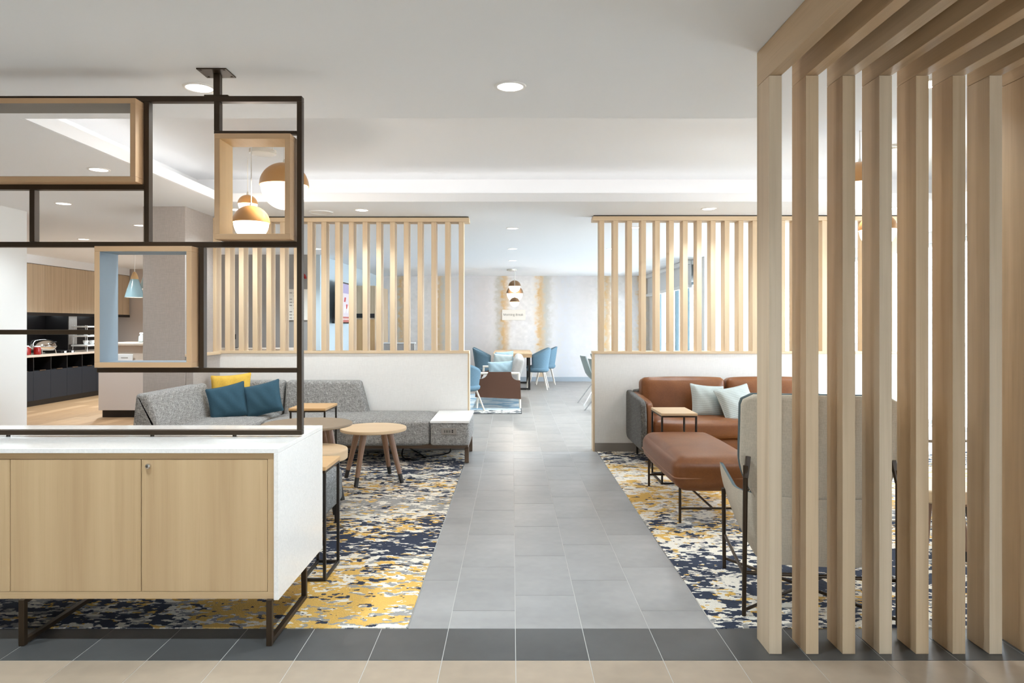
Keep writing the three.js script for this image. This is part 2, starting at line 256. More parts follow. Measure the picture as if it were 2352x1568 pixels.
// ---------------------------------------------------------------- the building shell
const XL = -8.75, XR = 5.4, DB = 17.1, DN = -5;          // outer walls: left, right, far, behind the camera (depths run away from the camera)
const TW = 0.3048, T0 = 0.0153, BAND0 = 2.875, BAND1 = 3.177, HW = 7.62;
{
  const f = struct('floor');
  part(f, 'screed', B(XL, XR, -0.12, -0.0015, DN, DB, 0), M.grout);
  const variants = (w, l) => Array.from({ length: 5 }, () => metreUV(new RoundedBoxGeometry(w - 0.003, 0.02, l - 0.003, 1, 0.0008), 'z', rr(0, 9), rr(0, 9)));
  const lay = (mat, w, l) => { const v = variants(w, l); return (x, d) => shared(f, 'tile', v[Math.floor(rnd() * 5)], mat, x + w / 2, -0.01, -(d + l / 2)); };
  const rest = { tile: [], tileFar: [], tileDark: [], tileBeige: [] };
  const bulk = (k, x0, x1, d0, d1) => rest[k].push(B(x0 + 0.0015, x1 - 0.0015, -0.02, 0, d0 + 0.0015, d1 - 0.0015, 0.0008, 'z'));
  const band = lay(M.tileDark, TW, BAND1 - BAND0), beige = lay(M.tileBeige, TW, 0.61), grey = lay(M.tile, TW, 0.61), far = lay(M.tileFar, TW, 0.61);
  for (let k = -28; k < 18; k++) {
    const x = T0 + k * TW; if (x < XL || x + TW > XR) continue;
    if (k > -9 && k < 8) { band(x, BAND0); for (const d of [2.265, 1.655]) beige(x, d); } else { bulk('tileDark', x, x + TW, BAND0, BAND1); bulk('tileBeige', x, x + TW, 2.265, 2.875); bulk('tileBeige', x, x + TW, 1.655, 2.265); }
    for (let d = 1.045; d > DN; d -= 0.61) bulk('tileBeige', x, x + TW, d, d + 0.61);
  }
  // grey tiles of the aisle: five staggered columns, the first one cut
  const starts = { '-2': 3.165 + 0.61, '-1': 3.375, 0: 3.567, 1: 3.778, 2: 3.372 };
  for (let k = -2; k < 3; k++) {
    const x0 = Math.max(T0 + k * TW, CL[1]), x1 = T0 + (k + 1) * TW; let d = BAND1, e = starts[k];
    while (d < HW) {
      e = Math.min(e, HW);
      if (e - d > 0.605 && x1 - x0 > 0.3) grey(x0, d); else part(f, 'tile', B(x0 + 0.0015, x1 - 0.0015, -0.02, 0, d + 0.0015, e - 0.0015, 0.0008, 'z'), M.tile);
      d = e; e += 0.61;
    }
  }
  // dining room
  for (let k = -11; k < 11; k++) {
    let d = HW + ((k & 1) ? 0.305 : 0) - 0.305; const x = T0 + k * TW; if (x + TW > XR) continue;
    for (; d < DB; d += 0.61) {
      const a = Math.max(d, HW), b = Math.min(d + 0.61, DB), px0 = 1176 + x * FOCAL / a, px1 = 1176 + (x + TW) * FOCAL / a;
      if (b - a > 0.6 && px1 > 1060 && px0 < 1380) far(x, a); else if (b - a > 0.03) bulk('tileFar', x, x + TW, a, b);
    }
  }
  for (let k = 11; k < 18; k++) { const x = T0 + k * TW; if (x + TW < XR) bulk('tileFar', x, x + TW, HW, 12.2); }
  for (const k in rest) if (rest[k].length) part(f, 'tile_field', mergeGeometries(rest[k]), M[k]).userData.kind = 'stuff';
  // wood planks of the kitchen side
  const pv = Array.from({ length: 5 }, () => metreUV(new RoundedBoxGeometry(0.178, 0.02, 1.196, 1, 0.0012), 'z', rr(0, 9), rr(0, 9))), rest2 = [];
  for (let i = 0; i < 29; i++) {
    const x = XL + 0.02 + i * 0.18; if (x + 0.18 > CL[0]) break;
    for (let d = BAND1 + ((i * 0.41) % 1.2); d < 15.6; d += 1.2) { const px = 1176 + x * FOCAL / (d + 0.6); if (px > 20 && px < 380 && d > 8) shared(f, 'plank', pv[Math.floor(rnd() * 5)], rnd() < 0.5 ? M.plank : M.plankB, x + 0.09, -0.01, -(d + 0.6)); else rest2.push(B(x + 0.001, x + 0.179, -0.02, 0, d + 0.002, d + 1.198, 0.0012, 'z')); }
  }
  part(f, 'plank_field', mergeGeometries(rest2), M.plank).userData.kind = 'stuff';
}
{
  const c = struct('ceiling'), L0 = -2.84, R0 = 4.1, N0 = 4.062, F0 = 6.79, RC = 0.42, TH = 0.025;
  const add = (...a) => part(c, 'ceiling_panel', B(...a, 0), M.ceiling);
  add(XL, XR, CEIL, CEIL + TH, DN, N0 - 0.02); add(XL, XR, CEIL, CEIL + TH, F0 + 0.02, DB); add(XL, L0 - 0.02, CEIL, CEIL + TH, N0 - 0.02, F0 + 0.02); add(R0 + 0.02, XR, CEIL, CEIL + TH, N0 - 0.02, F0 + 0.02);
  const lip = (...a) => part(c, 'cove_lip', B(...a, 0.002), M.ceiling), LH = CEIL + 0.085;
  lip(L0 - 0.02, R0 + 0.02, CEIL, LH, F0, F0 + 0.02); lip(L0 - 0.02, R0 + 0.02, CEIL, LH, N0 - 0.02, N0); lip(L0 - 0.02, L0, CEIL, LH, N0, F0); lip(R0, R0 + 0.02, CEIL, LH, N0, F0);
  const riser = (...a) => part(c, 'cove_riser', B(...a, 0), M.ceiling);
  riser(L0 - RC - 0.03, R0 + RC + 0.03, CEIL + TH, TRAY, F0 + RC, F0 + RC + 0.03); riser(L0 - RC - 0.03, R0 + RC + 0.03, CEIL + TH, TRAY, N0 - RC - 0.03, N0 - RC);
  riser(L0 - RC - 0.03, L0 - RC, CEIL + TH, TRAY, N0 - RC, F0 + RC); riser(R0 + RC, R0 + RC + 0.03, CEIL + TH, TRAY, N0 - RC, F0 + RC);
  part(c, 'tray_panel', B(L0 - RC - 0.05, R0 + RC + 0.05, TRAY, TRAY + 0.06, N0 - RC - 0.05, F0 + RC + 0.05, 0), M.ceiling);
  // LED strips on the hidden ledge of the cove, with a light of the same size just above each
  const cove = (label, x0, x1, d0, d1, face) => {
    const t = thing('cove_light_strip', label, 'light strip', [(x0 + x1) / 2, CEIL + TH, -(d0 + d1) / 2]);
    part(t, 'led_tape', B(x0, x1, CEIL + TH, CEIL + TH + 0.012, d0, d1, 0.003), M.led);
    const len = Math.max(x1 - x0, d1 - d0), l = new THREE.RectAreaLight(COVEC, COVE, len, 0.04);
    l.position.set(0, 0.03, 0); l.rotation.set(0, Math.atan2(-face[0], -face[1]), 0); l.castShadow = true; l.name = 'cove_glow'; t.add(l);
  };
  cove('warm LED strip hidden in ceiling cove above the two slatted screens', L0, R0, F0 + 0.045, F0 + 0.07, [0, -1]);
  cove('warm LED strip hidden in ceiling cove on the kitchen side', L0 - 0.07, L0 - 0.045, N0, F0, [-1, 0]);
  cove('warm LED strip hidden in ceiling cove on the window side', R0 + 0.045, R0 + 0.07, N0, F0, [1, 0]);
  cove('warm LED strip hidden in ceiling cove edge nearest the viewer', L0, R0, N0 - 0.07, N0 - 0.045, [0, 1]);
}
// a wall that runs away from the camera at x0..x1, with rectangular openings [d0, d1, y0, y1]
function wallZ(name, x0, x1, d0, d1, mat, holes = []) {
  const w = struct(name); let at = d0; const put = (...a) => part(w, 'wall_panel', B(...a, 0), mat);
  for (const [a, b, y0, y1] of holes) { if (a > at) put(x0, x1, 0, 2.95, at, a); if (y0 > 0.01) put(x0, x1, 0, y0, a, b); put(x0, x1, y1, 2.95, a, b); at = b; }
  put(x0, x1, 0, 2.95, at, d1); return w;
}
function wallX(name, x0, x1, d0, d1, mat, holes = []) {
  const w = struct(name); let at = x0; const put = (...a) => part(w, 'wall_panel', B(...a, 0), mat);
  for (const [a, b, y0, y1] of holes) { if (a > at) put(at, a, 0, 2.95, d0, d1); if (y0 > 0.01) put(a, b, 0, y0, d0, d1); put(a, b, y1, 2.95, d0, d1); at = b; }
  if (at < x1) put(at, x1, 0, 2.95, d0, d1); return w;
}
let nWin = 0;
function windowZ(x, d0, d1, y0, y1, n, mat = M.frameWhite) {   // glazing in a wall along z
  const w = struct('window_' + ++nWin), F = 0.05;
  for (const [a, b, c, d] of [[y0, y0 + F, d0, d1], [y1 - F, y1, d0, d1]]) part(w, 'frame_rail', B(x - 0.04, x + 0.04, a, b, c, d), mat);
  for (let i = 0; i <= n; i++) { const c = d0 + (d1 - d0) * i / n, e = i === 0 ? 0 : i === n ? -F : -F / 2; part(w, 'frame_post', B(x - 0.04, x + 0.04, y0, y1, c + e, c + e + F), mat); }
  for (let i = 0; i < n; i++) part(w, 'pane', B(x - 0.004, x + 0.004, y0 + F * 0.8, y1 - F * 0.8, d0 + (d1 - d0) * i / n + F * 0.4, d0 + (d1 - d0) * (i + 1) / n - F * 0.4, 0), M.glass);
}
function windowX(d, x0, x1, y0, y1, n, mat = M.frameWhite) {
  const w = struct('window_' + ++nWin), F = 0.05;
  for (const [a, b] of [[y0, y0 + F], [y1 - F, y1]]) part(w, 'frame_rail', B(x0, x1, a, b, d - 0.04, d + 0.04), mat);
  for (let i = 0; i <= n; i++) { const c = x0 + (x1 - x0) * i / n, e = i === 0 ? 0 : i === n ? -F : -F / 2; part(w, 'frame_post', B(c + e, c + e + F, y0, y1, d - 0.04, d + 0.04), mat); }
  for (let i = 0; i < n; i++) part(w, 'pane', B(x0 + (x1 - x0) * i / n + F * 0.4, x0 + (x1 - x0) * (i + 1) / n - F * 0.4, y0 + F * 0.8, y1 - F * 0.8, d - 0.004, d + 0.004, 0), M.glass);
}
wallZ('wall_left', XL - 0.2, XL, DN, DB, M.wall);
wallX('wall_behind', XL, XR, DN - 0.2, DN, M.wall, [[1.2, 3.9, 0.3, 2.4]]);
windowX(DN - 0.1, 1.2, 3.9, 0.3, 2.4, 2);  // unseen window, added for frontal light on the posts and doors
wallZ('wall_right', XR, XR + 0.2, DN - 0.2, 12.4, M.wall, [[4.9, 7.2, 0.5, 2.25], [8.2, 11.9, 0.1, 2.45]]);
windowZ(XR + 0.1, 4.9, 7.2, 0.5, 2.25, 2); windowZ(XR + 0.1, 8.2, 11.9, 0.1, 2.45, 3);
wallX('wall_window_return', 3.37, XR, 12.2, 12.4, M.wall, [[4.72, 5.3, 0.3, 2.06]]); windowX(12.3, 4.72, 5.3, 0.3, 2.06, 1);
wallZ('wall_dining_right', 3.37, 3.57, 12.4, DB, M.wall, [[12.9, 16.4, 0.05, 2.2]]); windowZ(3.47, 12.9, 16.4, 0.05, 2.2, 4, M.mullion);
{ const w = wallX('wall_back', XL, 3.57, DB, DB + 0.2, M.wall);
  const g = B(WPX0, WPX1 - 0.03, 0, CEIL, DB - 0.006, DB - 0.0005, 0), p = g.attributes.position, uv = g.attributes.uv;
  for (let i = 0; i < p.count; i++) uv.setXY(i, (p.getX(i) - WPX0) / (WPX1 - WPX0), p.getY(i) / CEIL);
  part(w, 'wallpaper', g, M.paper); }
part(struct('baseboard_back'), 'baseboard', B(WPX0 + 0.03, 3.36, 0, 0.11, DB - 0.02, DB - 0.007), M.baseBlue);
{ const g = struct('ground'); part(g, 'paving', B(-60, 60, -0.3, -0.15, -60, 60, 0), M.ground); }
wallZ('wall_dining_left', -3.48, -3.28, 11.9, DB, M.blueWall);
wallX('wall_servery', -6.1, -3.48, 11.9, 12.1, M.greyWall);
wallX('wall_kitchen_end', XL, -5.9, 15.0, 15.2, M.beigeWall);
wallZ('wall_kitchen_side', -6.1, -5.9, 12.1, 15.0, M.beigeWall);
wallZ('wall_stub', -5.35, -5.14, 3.6, 7.38, M.wall);
{ // fabric-papered column with a low clad return beside the sofa
  const c = struct('column'); part(c, 'column_shaft', B(-3.742, -3.312, 0, CEIL, 7.06, 7.72, 0.004), M.taupe); }
function lowWall(name, x0, x1, d0, d1, capX0, capX1, trimAt) {
  const w = struct(name); part(w, 'wall_panel', B(x0, x1, 0, 1.068, d0, d1, 0.002), M.vinyl);
  part(w, 'end_trim', B(trimAt < 0 ? x0 - 0.018 : x1, trimAt < 0 ? x0 : x1 + 0.018, 0, 1.068, d0 - 0.002, d1 + 0.002, 0.002), M.pale);
  return w;
}
lowWall('wall_low_left', -3.31, -0.49, 7.72, 7.87, 0, 0, 1);
lowWall('wall_low_right', 0.905, 4.25, HW, HW + 0.15, 0, 0, -1);
{ const w = struct('wall_low_return'); part(w, 'wall_panel', B(-3.31, -3.235, 0, 1.06, 7.07, 7.715, 0.002), M.taupe); part(w, 'wood_cap', B(-3.31, -3.22, 1.06, 1.088, 7.05, 7.715, 0.003, 'z'), M.pale); }
part(struct('baseboard_lounge'), 'baseboard', B(0.905, 4.25, 0, 0.095, HW - 0.014, HW), M.base);
part(struct('baseboard_lounge_kitchen_side'), 'baseboard', B(-3.2, -0.49, 0, 0.095, 7.706, 7.72), M.base);

// carpets let into the floor
function carpet(c, mat, label) {
  const t = thing('carpet', label, 'carpet', [(c[0] + c[1]) / 2, 0, -(c[2] + c[3]) / 2]);
  const g = B(c[0], c[1], -0.012, 0.004, c[2], c[3], 0.003), p = g.attributes.position, uv = g.attributes.uv;
  for (let i = 0; i < p.count; i++) uv.setXY(i, (p.getX(i) - c[0]) / (c[1] - c[0]), (-p.getZ(i) - c[2]) / (c[3] - c[2]));
  part(t, 'pile', g, mat);
  const e = 0.006; part(t, 'edge_strip', B(c[0] > 0 ? c[0] - e : c[1], c[0] > 0 ? c[0] : c[1] + e, -0.012, 0.003, c[2], c[3], 0.001), M.steel);
}
carpet(CL, M.carpetL, 'mottled navy, gold and cream carpet under the grey sectional sofa');
carpet(CR, M.carpetR, 'mottled navy, gold and cream carpet under the brown leather sofa');

// ---------------------------------------------------------------- slatted screens on the low walls
function slatScreen(label, x0, x1, d, first, n, step) {
  const t = thing('slat_screen', label, 'screen', [(x0 + x1) / 2, 1.068, -(d + 0.08)]);
  part(t, 'bottom_rail', B(x0, x1, 1.068, 1.096, d - 0.012, d + 0.17, 0.003, 'x'), M.pale);
  part(t, 'top_rail', B(x0, x1, 2.525, 2.572, d - 0.012, d + 0.17, 0.003, 'x'), M.pale);
  part(t, 'shadow_gap_plate', B(x0 + 0.01, x1 - 0.01, 2.572, CEIL, d + 0.01, d + 0.15, 0), M.ink);
  const v = Array.from({ length: 4 }, () => metreUV(new RoundedBoxGeometry(0.054, 2.525 - 1.096, 0.146, 1, 0.002), 'y', rr(0, 3), rr(0, 3)));
  for (let i = 0; i < n; i++) shared(t, 'slat', v[i % 4], M.pale, first + i * step + 0.027, (2.525 + 1.096) / 2, -(d + 0.076));
}
slatScreen('pale wood slatted screen above the grey sectional sofa', -3.31, -0.474, 7.72, -0.59 - 18 * 0.1525 + 0.0, 19, 0.1525);
slatScreen('pale wood slatted screen above the brown leather sofa', 0.885, 4.25, HW, 0.955, 22, 0.1525);

// ---------------------------------------------------------------- near slatted portal: posts with beams running back overhead
{
  const PB = 2.433, d0 = 2.929, d1 = 3.075, x0 = 1.081, st = 0.1544, n = 14;
  const t = thing('slat_portal', 'tall light oak slatted portal of posts and ceiling beams in the right foreground', 'screen', [x0 + n * st / 2, 0, -3]);
  const mats = [M.oak, M.oakB, M.oakC];
  const pv = Array.from({ length: 6 }, () => metreUV(new RoundedBoxGeometry(0.0537, PB - 0.001, d1 - d0, 1, 0.0015), 'y', rr(0, 3), rr(0, 3)));
  const bl = d1 + 1.2, bv = Array.from({ length: 5 }, () => metreUV(new RoundedBoxGeometry(0.0537, CEIL - 0.002 - PB - 0.001, bl, 1, 0.0015), 'z', rr(0, 3), rr(0, 3)));
  for (let i = 0; i < n; i++) {
    const x = x0 + i * st + 0.027;
    shared(t, 'post', pv[(i * 5) % 6], mats[(i * 2) % 3], x, PB / 2, -(d0 + d1) / 2);
    shared(t, 'beam', bv[(i * 3) % 5], mats[(i + 1) % 3], x, (CEIL - 0.001 + PB) / 2, -(d1 - bl / 2));
  }
}

// ---------------------------------------------------------------- credenza and the metal frame divider on it
{
  const XRt = -1.006, XLt = -4.4, d0 = 3.0, d1 = 3.7, top = 0.8515, t = thing('credenza', 'long oak credenza with white quartz waterfall top in the left foreground', 'cabinet', [-2.7, 0, -3.35]);
  part(t, 'quartz_top', B(XLt, XRt, top - 0.02, top, d0, d1, 0.0015), M.quartz);
  part(t, 'waterfall_panel', B(XRt - 0.0205, XRt, 0.199, top - 0.0205, d0, d1, 0.0015), M.quartz, 'speckled white quartz end panel');
  part(t, 'waterfall_panel', B(XLt, XLt + 0.0205, 0.199, top - 0.0205, d0, d1, 0.0015), M.quartz);
  const in0 = XLt + 0.021, in1 = XRt - 0.0215, yb = Y(1375, 3.012), yt = top - 0.021, f = d0 + 0.012;
  const dTop = Y(1054, f), dBot = Y(1359, f), edges = [X(-878, f), X(-578, f), X(-277.5, f), X(23, f), X(324, f), X(615, f)];
  part(t, 'carcass', B(in0, in1, yb, yt, f + 0.02, d1 - 0.005, 0.001), M.black);
  part(t, 'top_rail', B(in0, in1, dTop, yt, f, f + 0.03, 0.001, 'x'), M.door);
  part(t, 'bottom_rail', B(in0, in1, yb, dBot, f, f + 0.03, 0.001, 'x'), M.door);
  part(t, 'stile', B(edges[5], in1, dBot, dTop, f, f + 0.03, 0.001), M.door); part(t, 'stile', B(in0, edges[0], dBot, dTop, f, f + 0.03, 0.001), M.door);
  for (let i = 0; i < 5; i++) {
    const dr = part(t, 'door', B(edges[i] + 0.0018, edges[i + 1] - 0.0018, dBot + 0.0018, dTop - 0.0018, f + 0.001, f + 0.02, 0.001), M.door);
    if (i === 4) { const lx = X(341, f), ly = Y(1070, f), g = lathe([[0.0005, 0.012], [0.008, 0.012], [0.0105, 0.009], [0.0125, 0.002], [0.0125, -0.004]], 24); g.rotateX(Math.PI / 2); g.translate(lx, ly, -(f - 0.0));
      const lk = part(dr, 'lock', g, M.chrome, 'small round nickel lock'); void lk; part(dr, 'keyhole', B(lx - 0.0015, lx + 0.0015, ly - 0.005, ly + 0.004, f - 0.0135, f - 0.011, 0), M.black); }
  }
  part(t, 'back_panel', B(in0, in1, yb, yt, d1 - 0.005, d1, 0.001), M.door);
  const leg = (xr) => { for (const [a, b] of [[3.0, 3.025], [3.5, 3.525]]) part(t, 'leg', B(xr - 0.0245, xr, a > 3.2 ? 0.0045 : 0.0005, yb, a, b, 0.002), M.metal); part(t, 'runner', B(xr - 0.0245, xr, 0.0045, 0.0255, 3.025, 3.5, 0.002), M.metal); part(t, 'leg_rail', B(xr - 0.0245, xr, yb - 0.02, yb, 3.025, 3.5, 0.002), M.metal); };
  for (const x of [-1.035, X(55, 3.0), -3.3, -4.35]) leg(x);
}
{
  const d0 = 3.31, d1 = 3.347, bd = 3.245, be = 3.397, t = thing('frame_divider', 'black metal grid divider with three wooden shadow boxes standing on the credenza', 'divider', [-2.5, 0.8515, -3.33]);
  const bh = (name, x0, x1, y0, y1) => part(t, name, B(X(x0, d0), X(x1, d0), Y(y1, d0), Y(y0, d0), d0, d1, 0.002), M.metal);
  const LX = -1000;
  bh('frame_bar', LX, 693, 220, 233); bh('frame_bar', LX, 693, 988, 999); bh('frame_bar', 681.5, 693, 233.2, 987.8);
  bh('frame_bar', 330, 342, 233.2, 554.8); bh('frame_bar', 491, 504, 233.2, 299.8); bh('frame_bar', 491, 681.3, 300, 307);
  bh('frame_bar', LX, 329.8, 422, 435); bh('frame_bar', 67, 79, 435.2, 554.8); bh('frame_bar', LX, 681.3, 555, 567);
  bh('frame_bar', 456, 468, 567.2, 844.3); bh('frame_bar', LX, 216, 757, 768); bh('frame_bar', 222, 681.3, 844.5, 855.5);
  bh('frame_bar', -260, -248, 435.2, 554.8); bh('frame_bar', -560, -548, 567.2, 987.8); bh('frame_bar', LX, LX + 12, 233.2, 987.8);
  for (const px of [12, 345, 535]) part(t, 'foot_pad', rod([X(px, d0), 0.8515, -3.33], [X(px, d0), Y(999, d0) + 0.001, -3.33], 0.009), M.metal);
  // stem and ceiling plate
  part(t, 'stem', B(X(489, d0), X(504, d0), Y(219.8, d0), CEIL - 0.006, d0 + 0.003, d1 - 0.003, 0.002), M.metal);
  part(t, 'foot_plate', B(X(468, d0), X(523, d0), Y(220, d0), Y(217, d0), d0 + 0.002, d1 - 0.002, 0.001), M.metal);
  const pl = part(t, 'ceiling_plate', B(X(496, d0) - 0.07, X(496, d0) + 0.07, CEIL - 0.006, CEIL - 0.0003, 3.255, 3.375, 0.001), M.metal);
  for (const [a, b] of [[-0.055, 3.27], [0.055, 3.27], [-0.055, 3.36], [0.055, 3.36]]) part(pl, 'screw', rod([X(496, d0) + a, CEIL - 0.0085, -b], [X(496, d0) + a, CEIL - 0.006, -b], 0.005, 0.006), M.metal);
  const box = (x0, x1, y0, y1, lin, name) => {     // outer pixel edges on the front face
    const ax = X(x0, bd), bx = X(x1, bd), ay = Y(y1, bd), by = Y(y0, bd), th = 0.0245, g = new THREE.Group(); g.name = 'shadow_box'; t.add(g); bases.set(g, bases.get(t)); g.userData.label = name;
    part(g, 'board', B(ax, bx, by - th, by, bd, be, 0.0015, 'x'), M.frameWood); part(g, 'board', B(ax, bx, ay, ay + th, bd, be, 0.0015, 'x'), M.frameWood);
    part(g, 'board', B(ax, ax + th, ay + th, by - th, bd, be, 0.0015), M.frameWood); part(g, 'board', B(bx - th, bx, ay + th, by - th, bd, be, 0.0015), M.frameWood);
    const l = 0.0012, e = 0.0015; part(g, 'lining', mergeGeometries([B(ax + th, bx - th, by - th - l, by - th, bd + e, be - e, 0), B(ax + th, bx - th, ay + th, ay + th + l, bd + e, be - e, 0), B(ax + th, ax + th + l, ay + th, by - th, bd + e, be - e, 0), B(bx - th - l, bx - th, ay + th, by - th, bd + e, be - e, 0)]), lin);  // grey and cream sheets carry shade and lamp light in their colour
  };
  box(-90, 311, 225, 417, M.boxShadeGrey, 'wide wooden box with shade painted grey inside'); box(492, 666.5, 306, 549, M.boxLampCream, 'upright wooden box with lamp light painted cream inside'); box(216.5, 440, 565, 844, M.liningBlue, 'large wooden box with pale blue lining');
}

// ---------------------------------------------------------------- lamps
function downlight(label, x, d, power = SPOT) {
  const t = thing('downlight', label, 'downlight', [x, CEIL, -d], 'round recessed ceiling downlights'), g = new THREE.Group(); void g;
  const ring = lathe([[0.064, -0.001], [0.066, -0.006], [0.078, -0.005], [0.081, 0.0005]], 36); ring.translate(x, CEIL, -d); part(t, 'trim_ring', ring, M.ring);
  const ln = lathe([[0.0005, -0.004], [0.063, -0.004], [0.0645, -0.0005]], 36); ln.translate(x, CEIL, -d); part(t, 'lens', ln, M.lens);
  { const s = new THREE.SpotLight(NEUTRAL, power, 0, 1.12, 0.75, 2); s.position.set(0, -0.03, 0); s.target.position.set(0, -2, 0); s.shadow.radius = 3; s.castShadow = true; s.name = 'downlight_beam'; t.add(s, s.target); }
}
const dl = (label, px, py) => { const d = (CEIL - EYE) * FOCAL / (746 - py); downlight(label, X(px, d), d, d > 8 ? SPOT * 2.4 : SPOT); };
dl('round recessed downlight in the near ceiling above the middle of the aisle', 1172, 198);
dl('round recessed downlight in the near ceiling beside the black divider stem', 458, 201);
dl('round recessed downlight in the near ceiling seen between the portal posts', 2131, 193);
dl('round recessed downlight just in front of the left slatted screen', 831, 482);
dl('round recessed downlight just in front of the right slatted screen', 1628, 479);
dl('round recessed downlight over the aisle between the screens, nearest of the row', 1177, 524);
dl('round recessed downlight over the dining aisle, second of the row', 1177, 571);
dl('round recessed downlight over the dining aisle, third of the row', 1177, 598);
dl('round recessed downlight seen through the right screen near its top', 1463, 522);
dl('round recessed downlight at the left edge of the right screen, further back', 1403, 571);
dl('round recessed downlight seen through the wide shadow box', 227, 389);
dl('round recessed downlight seen in the divider opening below the wide shadow box', 146, 467);
dl('round recessed downlight at the right edge of the divider opening above the kitchen', 322, 517);
dl('round recessed downlight just above the long divider bar near the kitchen', 192, 549);
dl('round recessed downlight behind the left screen, seen between slats near the divider', 727, 571);
dl('round recessed downlight behind the left screen, seen through the lower divider opening', 631, 597);
dl('round recessed downlight behind the small hanging globe lamp', 543, 481);
dl('round recessed downlight beyond the portal posts near the right screen', 2050, 478);
downlight('added fill downlight over the kitchen floor near the oak wall cabinets', -6.7, 11.6, SPOT * 6);  // extra lamp, added to brighten the dark kitchen
downlight('added fill downlight over the kitchen floor at the far end', -6.7, 13.4, SPOT * 6);  // likewise added, to lift the far end of the kitchen
for (const [x, d, w] of [[-3.2, 2.3, 'far left of the row'], [-1.6, 2.3, 'left of the row'], [0.0, 2.3, 'middle of the row'], [-3.2, -1.2, 'far left of the second row'], [-0.8, -1.2, 'middle of the second row'], [-3.4, -3.2, 'far left of the rear row'], [-1.0, -3.2, 'left of the rear row'], [1.4, -3.2, 'right of the rear row'], [3.6, -3.2, 'far right of the rear row']]) downlight('added unseen fill downlight over the foreground lobby, ' + w, x, d, SPOT * 1.9);  // out-of-view lamps added as fill for the near fronts, worktop and ceiling
{ const d = 7.42, x = X(738, d), t = thing('ceiling_speaker', 'flat round white speaker grille in ceiling above the left screen', 'speaker', [x, CEIL, -d]);
  const g = lathe([[0.0005, -0.006], [0.105, -0.006], [0.112, -0.004]], 40); g.translate(x, CEIL, -d); part(t, 'grille', g, M.ring); const r = lathe([[0.112, -0.004], [0.116, -0.009], [0.125, -0.006], [0.128, 0]], 40); r.translate(x, CEIL, -d); part(t, 'rim', r, M.ceiling); }

function globePendant(label, x, y, d, D, ceil, power, capMat = M.gold, swag) {
  const R = D / 2, t = thing('globe_pendant', label, 'pendant lamp', [x, y, -d]);
  const cap = [], gl = [], hy = 0.08 * R;
  for (let i = 0; i <= 14; i++) { const a = Math.PI / 2 * i / 14; cap.push([Math.max(0.004, R * 1.02 * Math.sin(a)), hy + R * 0.96 * Math.cos(a)]); }
  cap.push([R * 1.02, hy - 0.02 * R], [R * 0.985, hy - 0.02 * R], [R * 0.97, hy + 0.05 * R]);
  for (let i = 0; i <= 16; i++) { const a = Math.PI / 2 * i / 16; gl.push([Math.max(0.0005, R * 0.965 * Math.cos(a)), hy - R * 1.04 * Math.sin(a)]); }
  const put = (g) => { g.translate(x, y, -d); return g; };
  part(t, 'cap', put(lathe(cap, 48)), capMat); part(t, 'globe', put(lathe([[0.0005, hy], ...gl], 48)), M.globe);
  part(t, 'finial', put(lathe([[0.011, hy + R * 0.95], [0.009, hy + R * 0.96 + 0.018], [0.004, hy + R * 0.96 + 0.03], [0.0005, hy + R * 0.96 + 0.032]], 16)), M.canopy);
  part(t, 'cord', rod([x, y + hy + R * 0.96 + 0.02, -d], [x, ceil - 0.001, -d], 0.004), M.cord);
  if (swag) { const [sx, sd] = swag; const can = lathe([[0.0005, -0.034], [0.108, -0.034], [0.112, -0.03], [0.112, 0]], 40); can.translate(sx, ceil, -sd); part(t, 'canopy', can, M.canopy); part(t, 'swag_cord', tube([[sx + 0.1, ceil - 0.015, -sd], [(sx + x) / 2, ceil - 0.03, -(sd + d) / 2], [x, ceil - 0.004, -d]], 0.004, 30), M.cord); }
  const p = new THREE.PointLight(WARM, power, 0, 2); p.position.set(0, hy - R * 0.4, 0); p.shadow.radius = R / 0.02 * 0.45; p.castShadow = true; p.name = 'globe_glow'; t.add(p);
}
globePendant('large brass-capped white globe lamp hanging behind the black divider corner', X(653, 5.4), Y(430, 5.4), 5.4, 0.362, TRAY, GLOBE * 1.4, M.gold, [X(604, 6.0), 6.0]);
globePendant('medium brass-capped globe lamp framed by the upright shadow box', X(577, 5.4), Y(514, 5.4), 5.4, 0.272, TRAY, GLOBE);
globePendant('small brass-capped globe lamp behind the medium one in the shadow box', X(569, 6.3), Y(470, 6.3) + 0.0, 6.3, 0.17, TRAY, GLOBE * 0.6);
globePendant('large brass-capped globe lamp seen between the portal posts', X(1975, 5.4), Y(428, 5.4), 5.4, 0.362, TRAY, GLOBE * 1.4, M.gold, [X(2062, 5.9), 5.9]);
globePendant('medium brass-capped globe lamp half hidden by a portal post', X(2016, 5.4), Y(531, 5.4), 5.4, 0.272, TRAY, GLOBE);
globePendant('topmost of three globe lamps above the far dining table', X(1182, 15.0), Y(658, 15.0), 15.0, 0.26, CEIL, GLOBE * 0.8, M.goldDark, [X(1176, 15.05), 15.05]);
globePendant('widest of three globe lamps above the far dining table', X(1182.4, 15.3), Y(675, 15.3), 15.3, 0.362, CEIL, GLOBE * 1.2, M.goldDark);
globePendant('lowest of three globe lamps above the far dining table', X(1182, 14.6), Y(694, 14.6), 14.6, 0.2, CEIL, GLOBE * 0.6, M.goldDark);
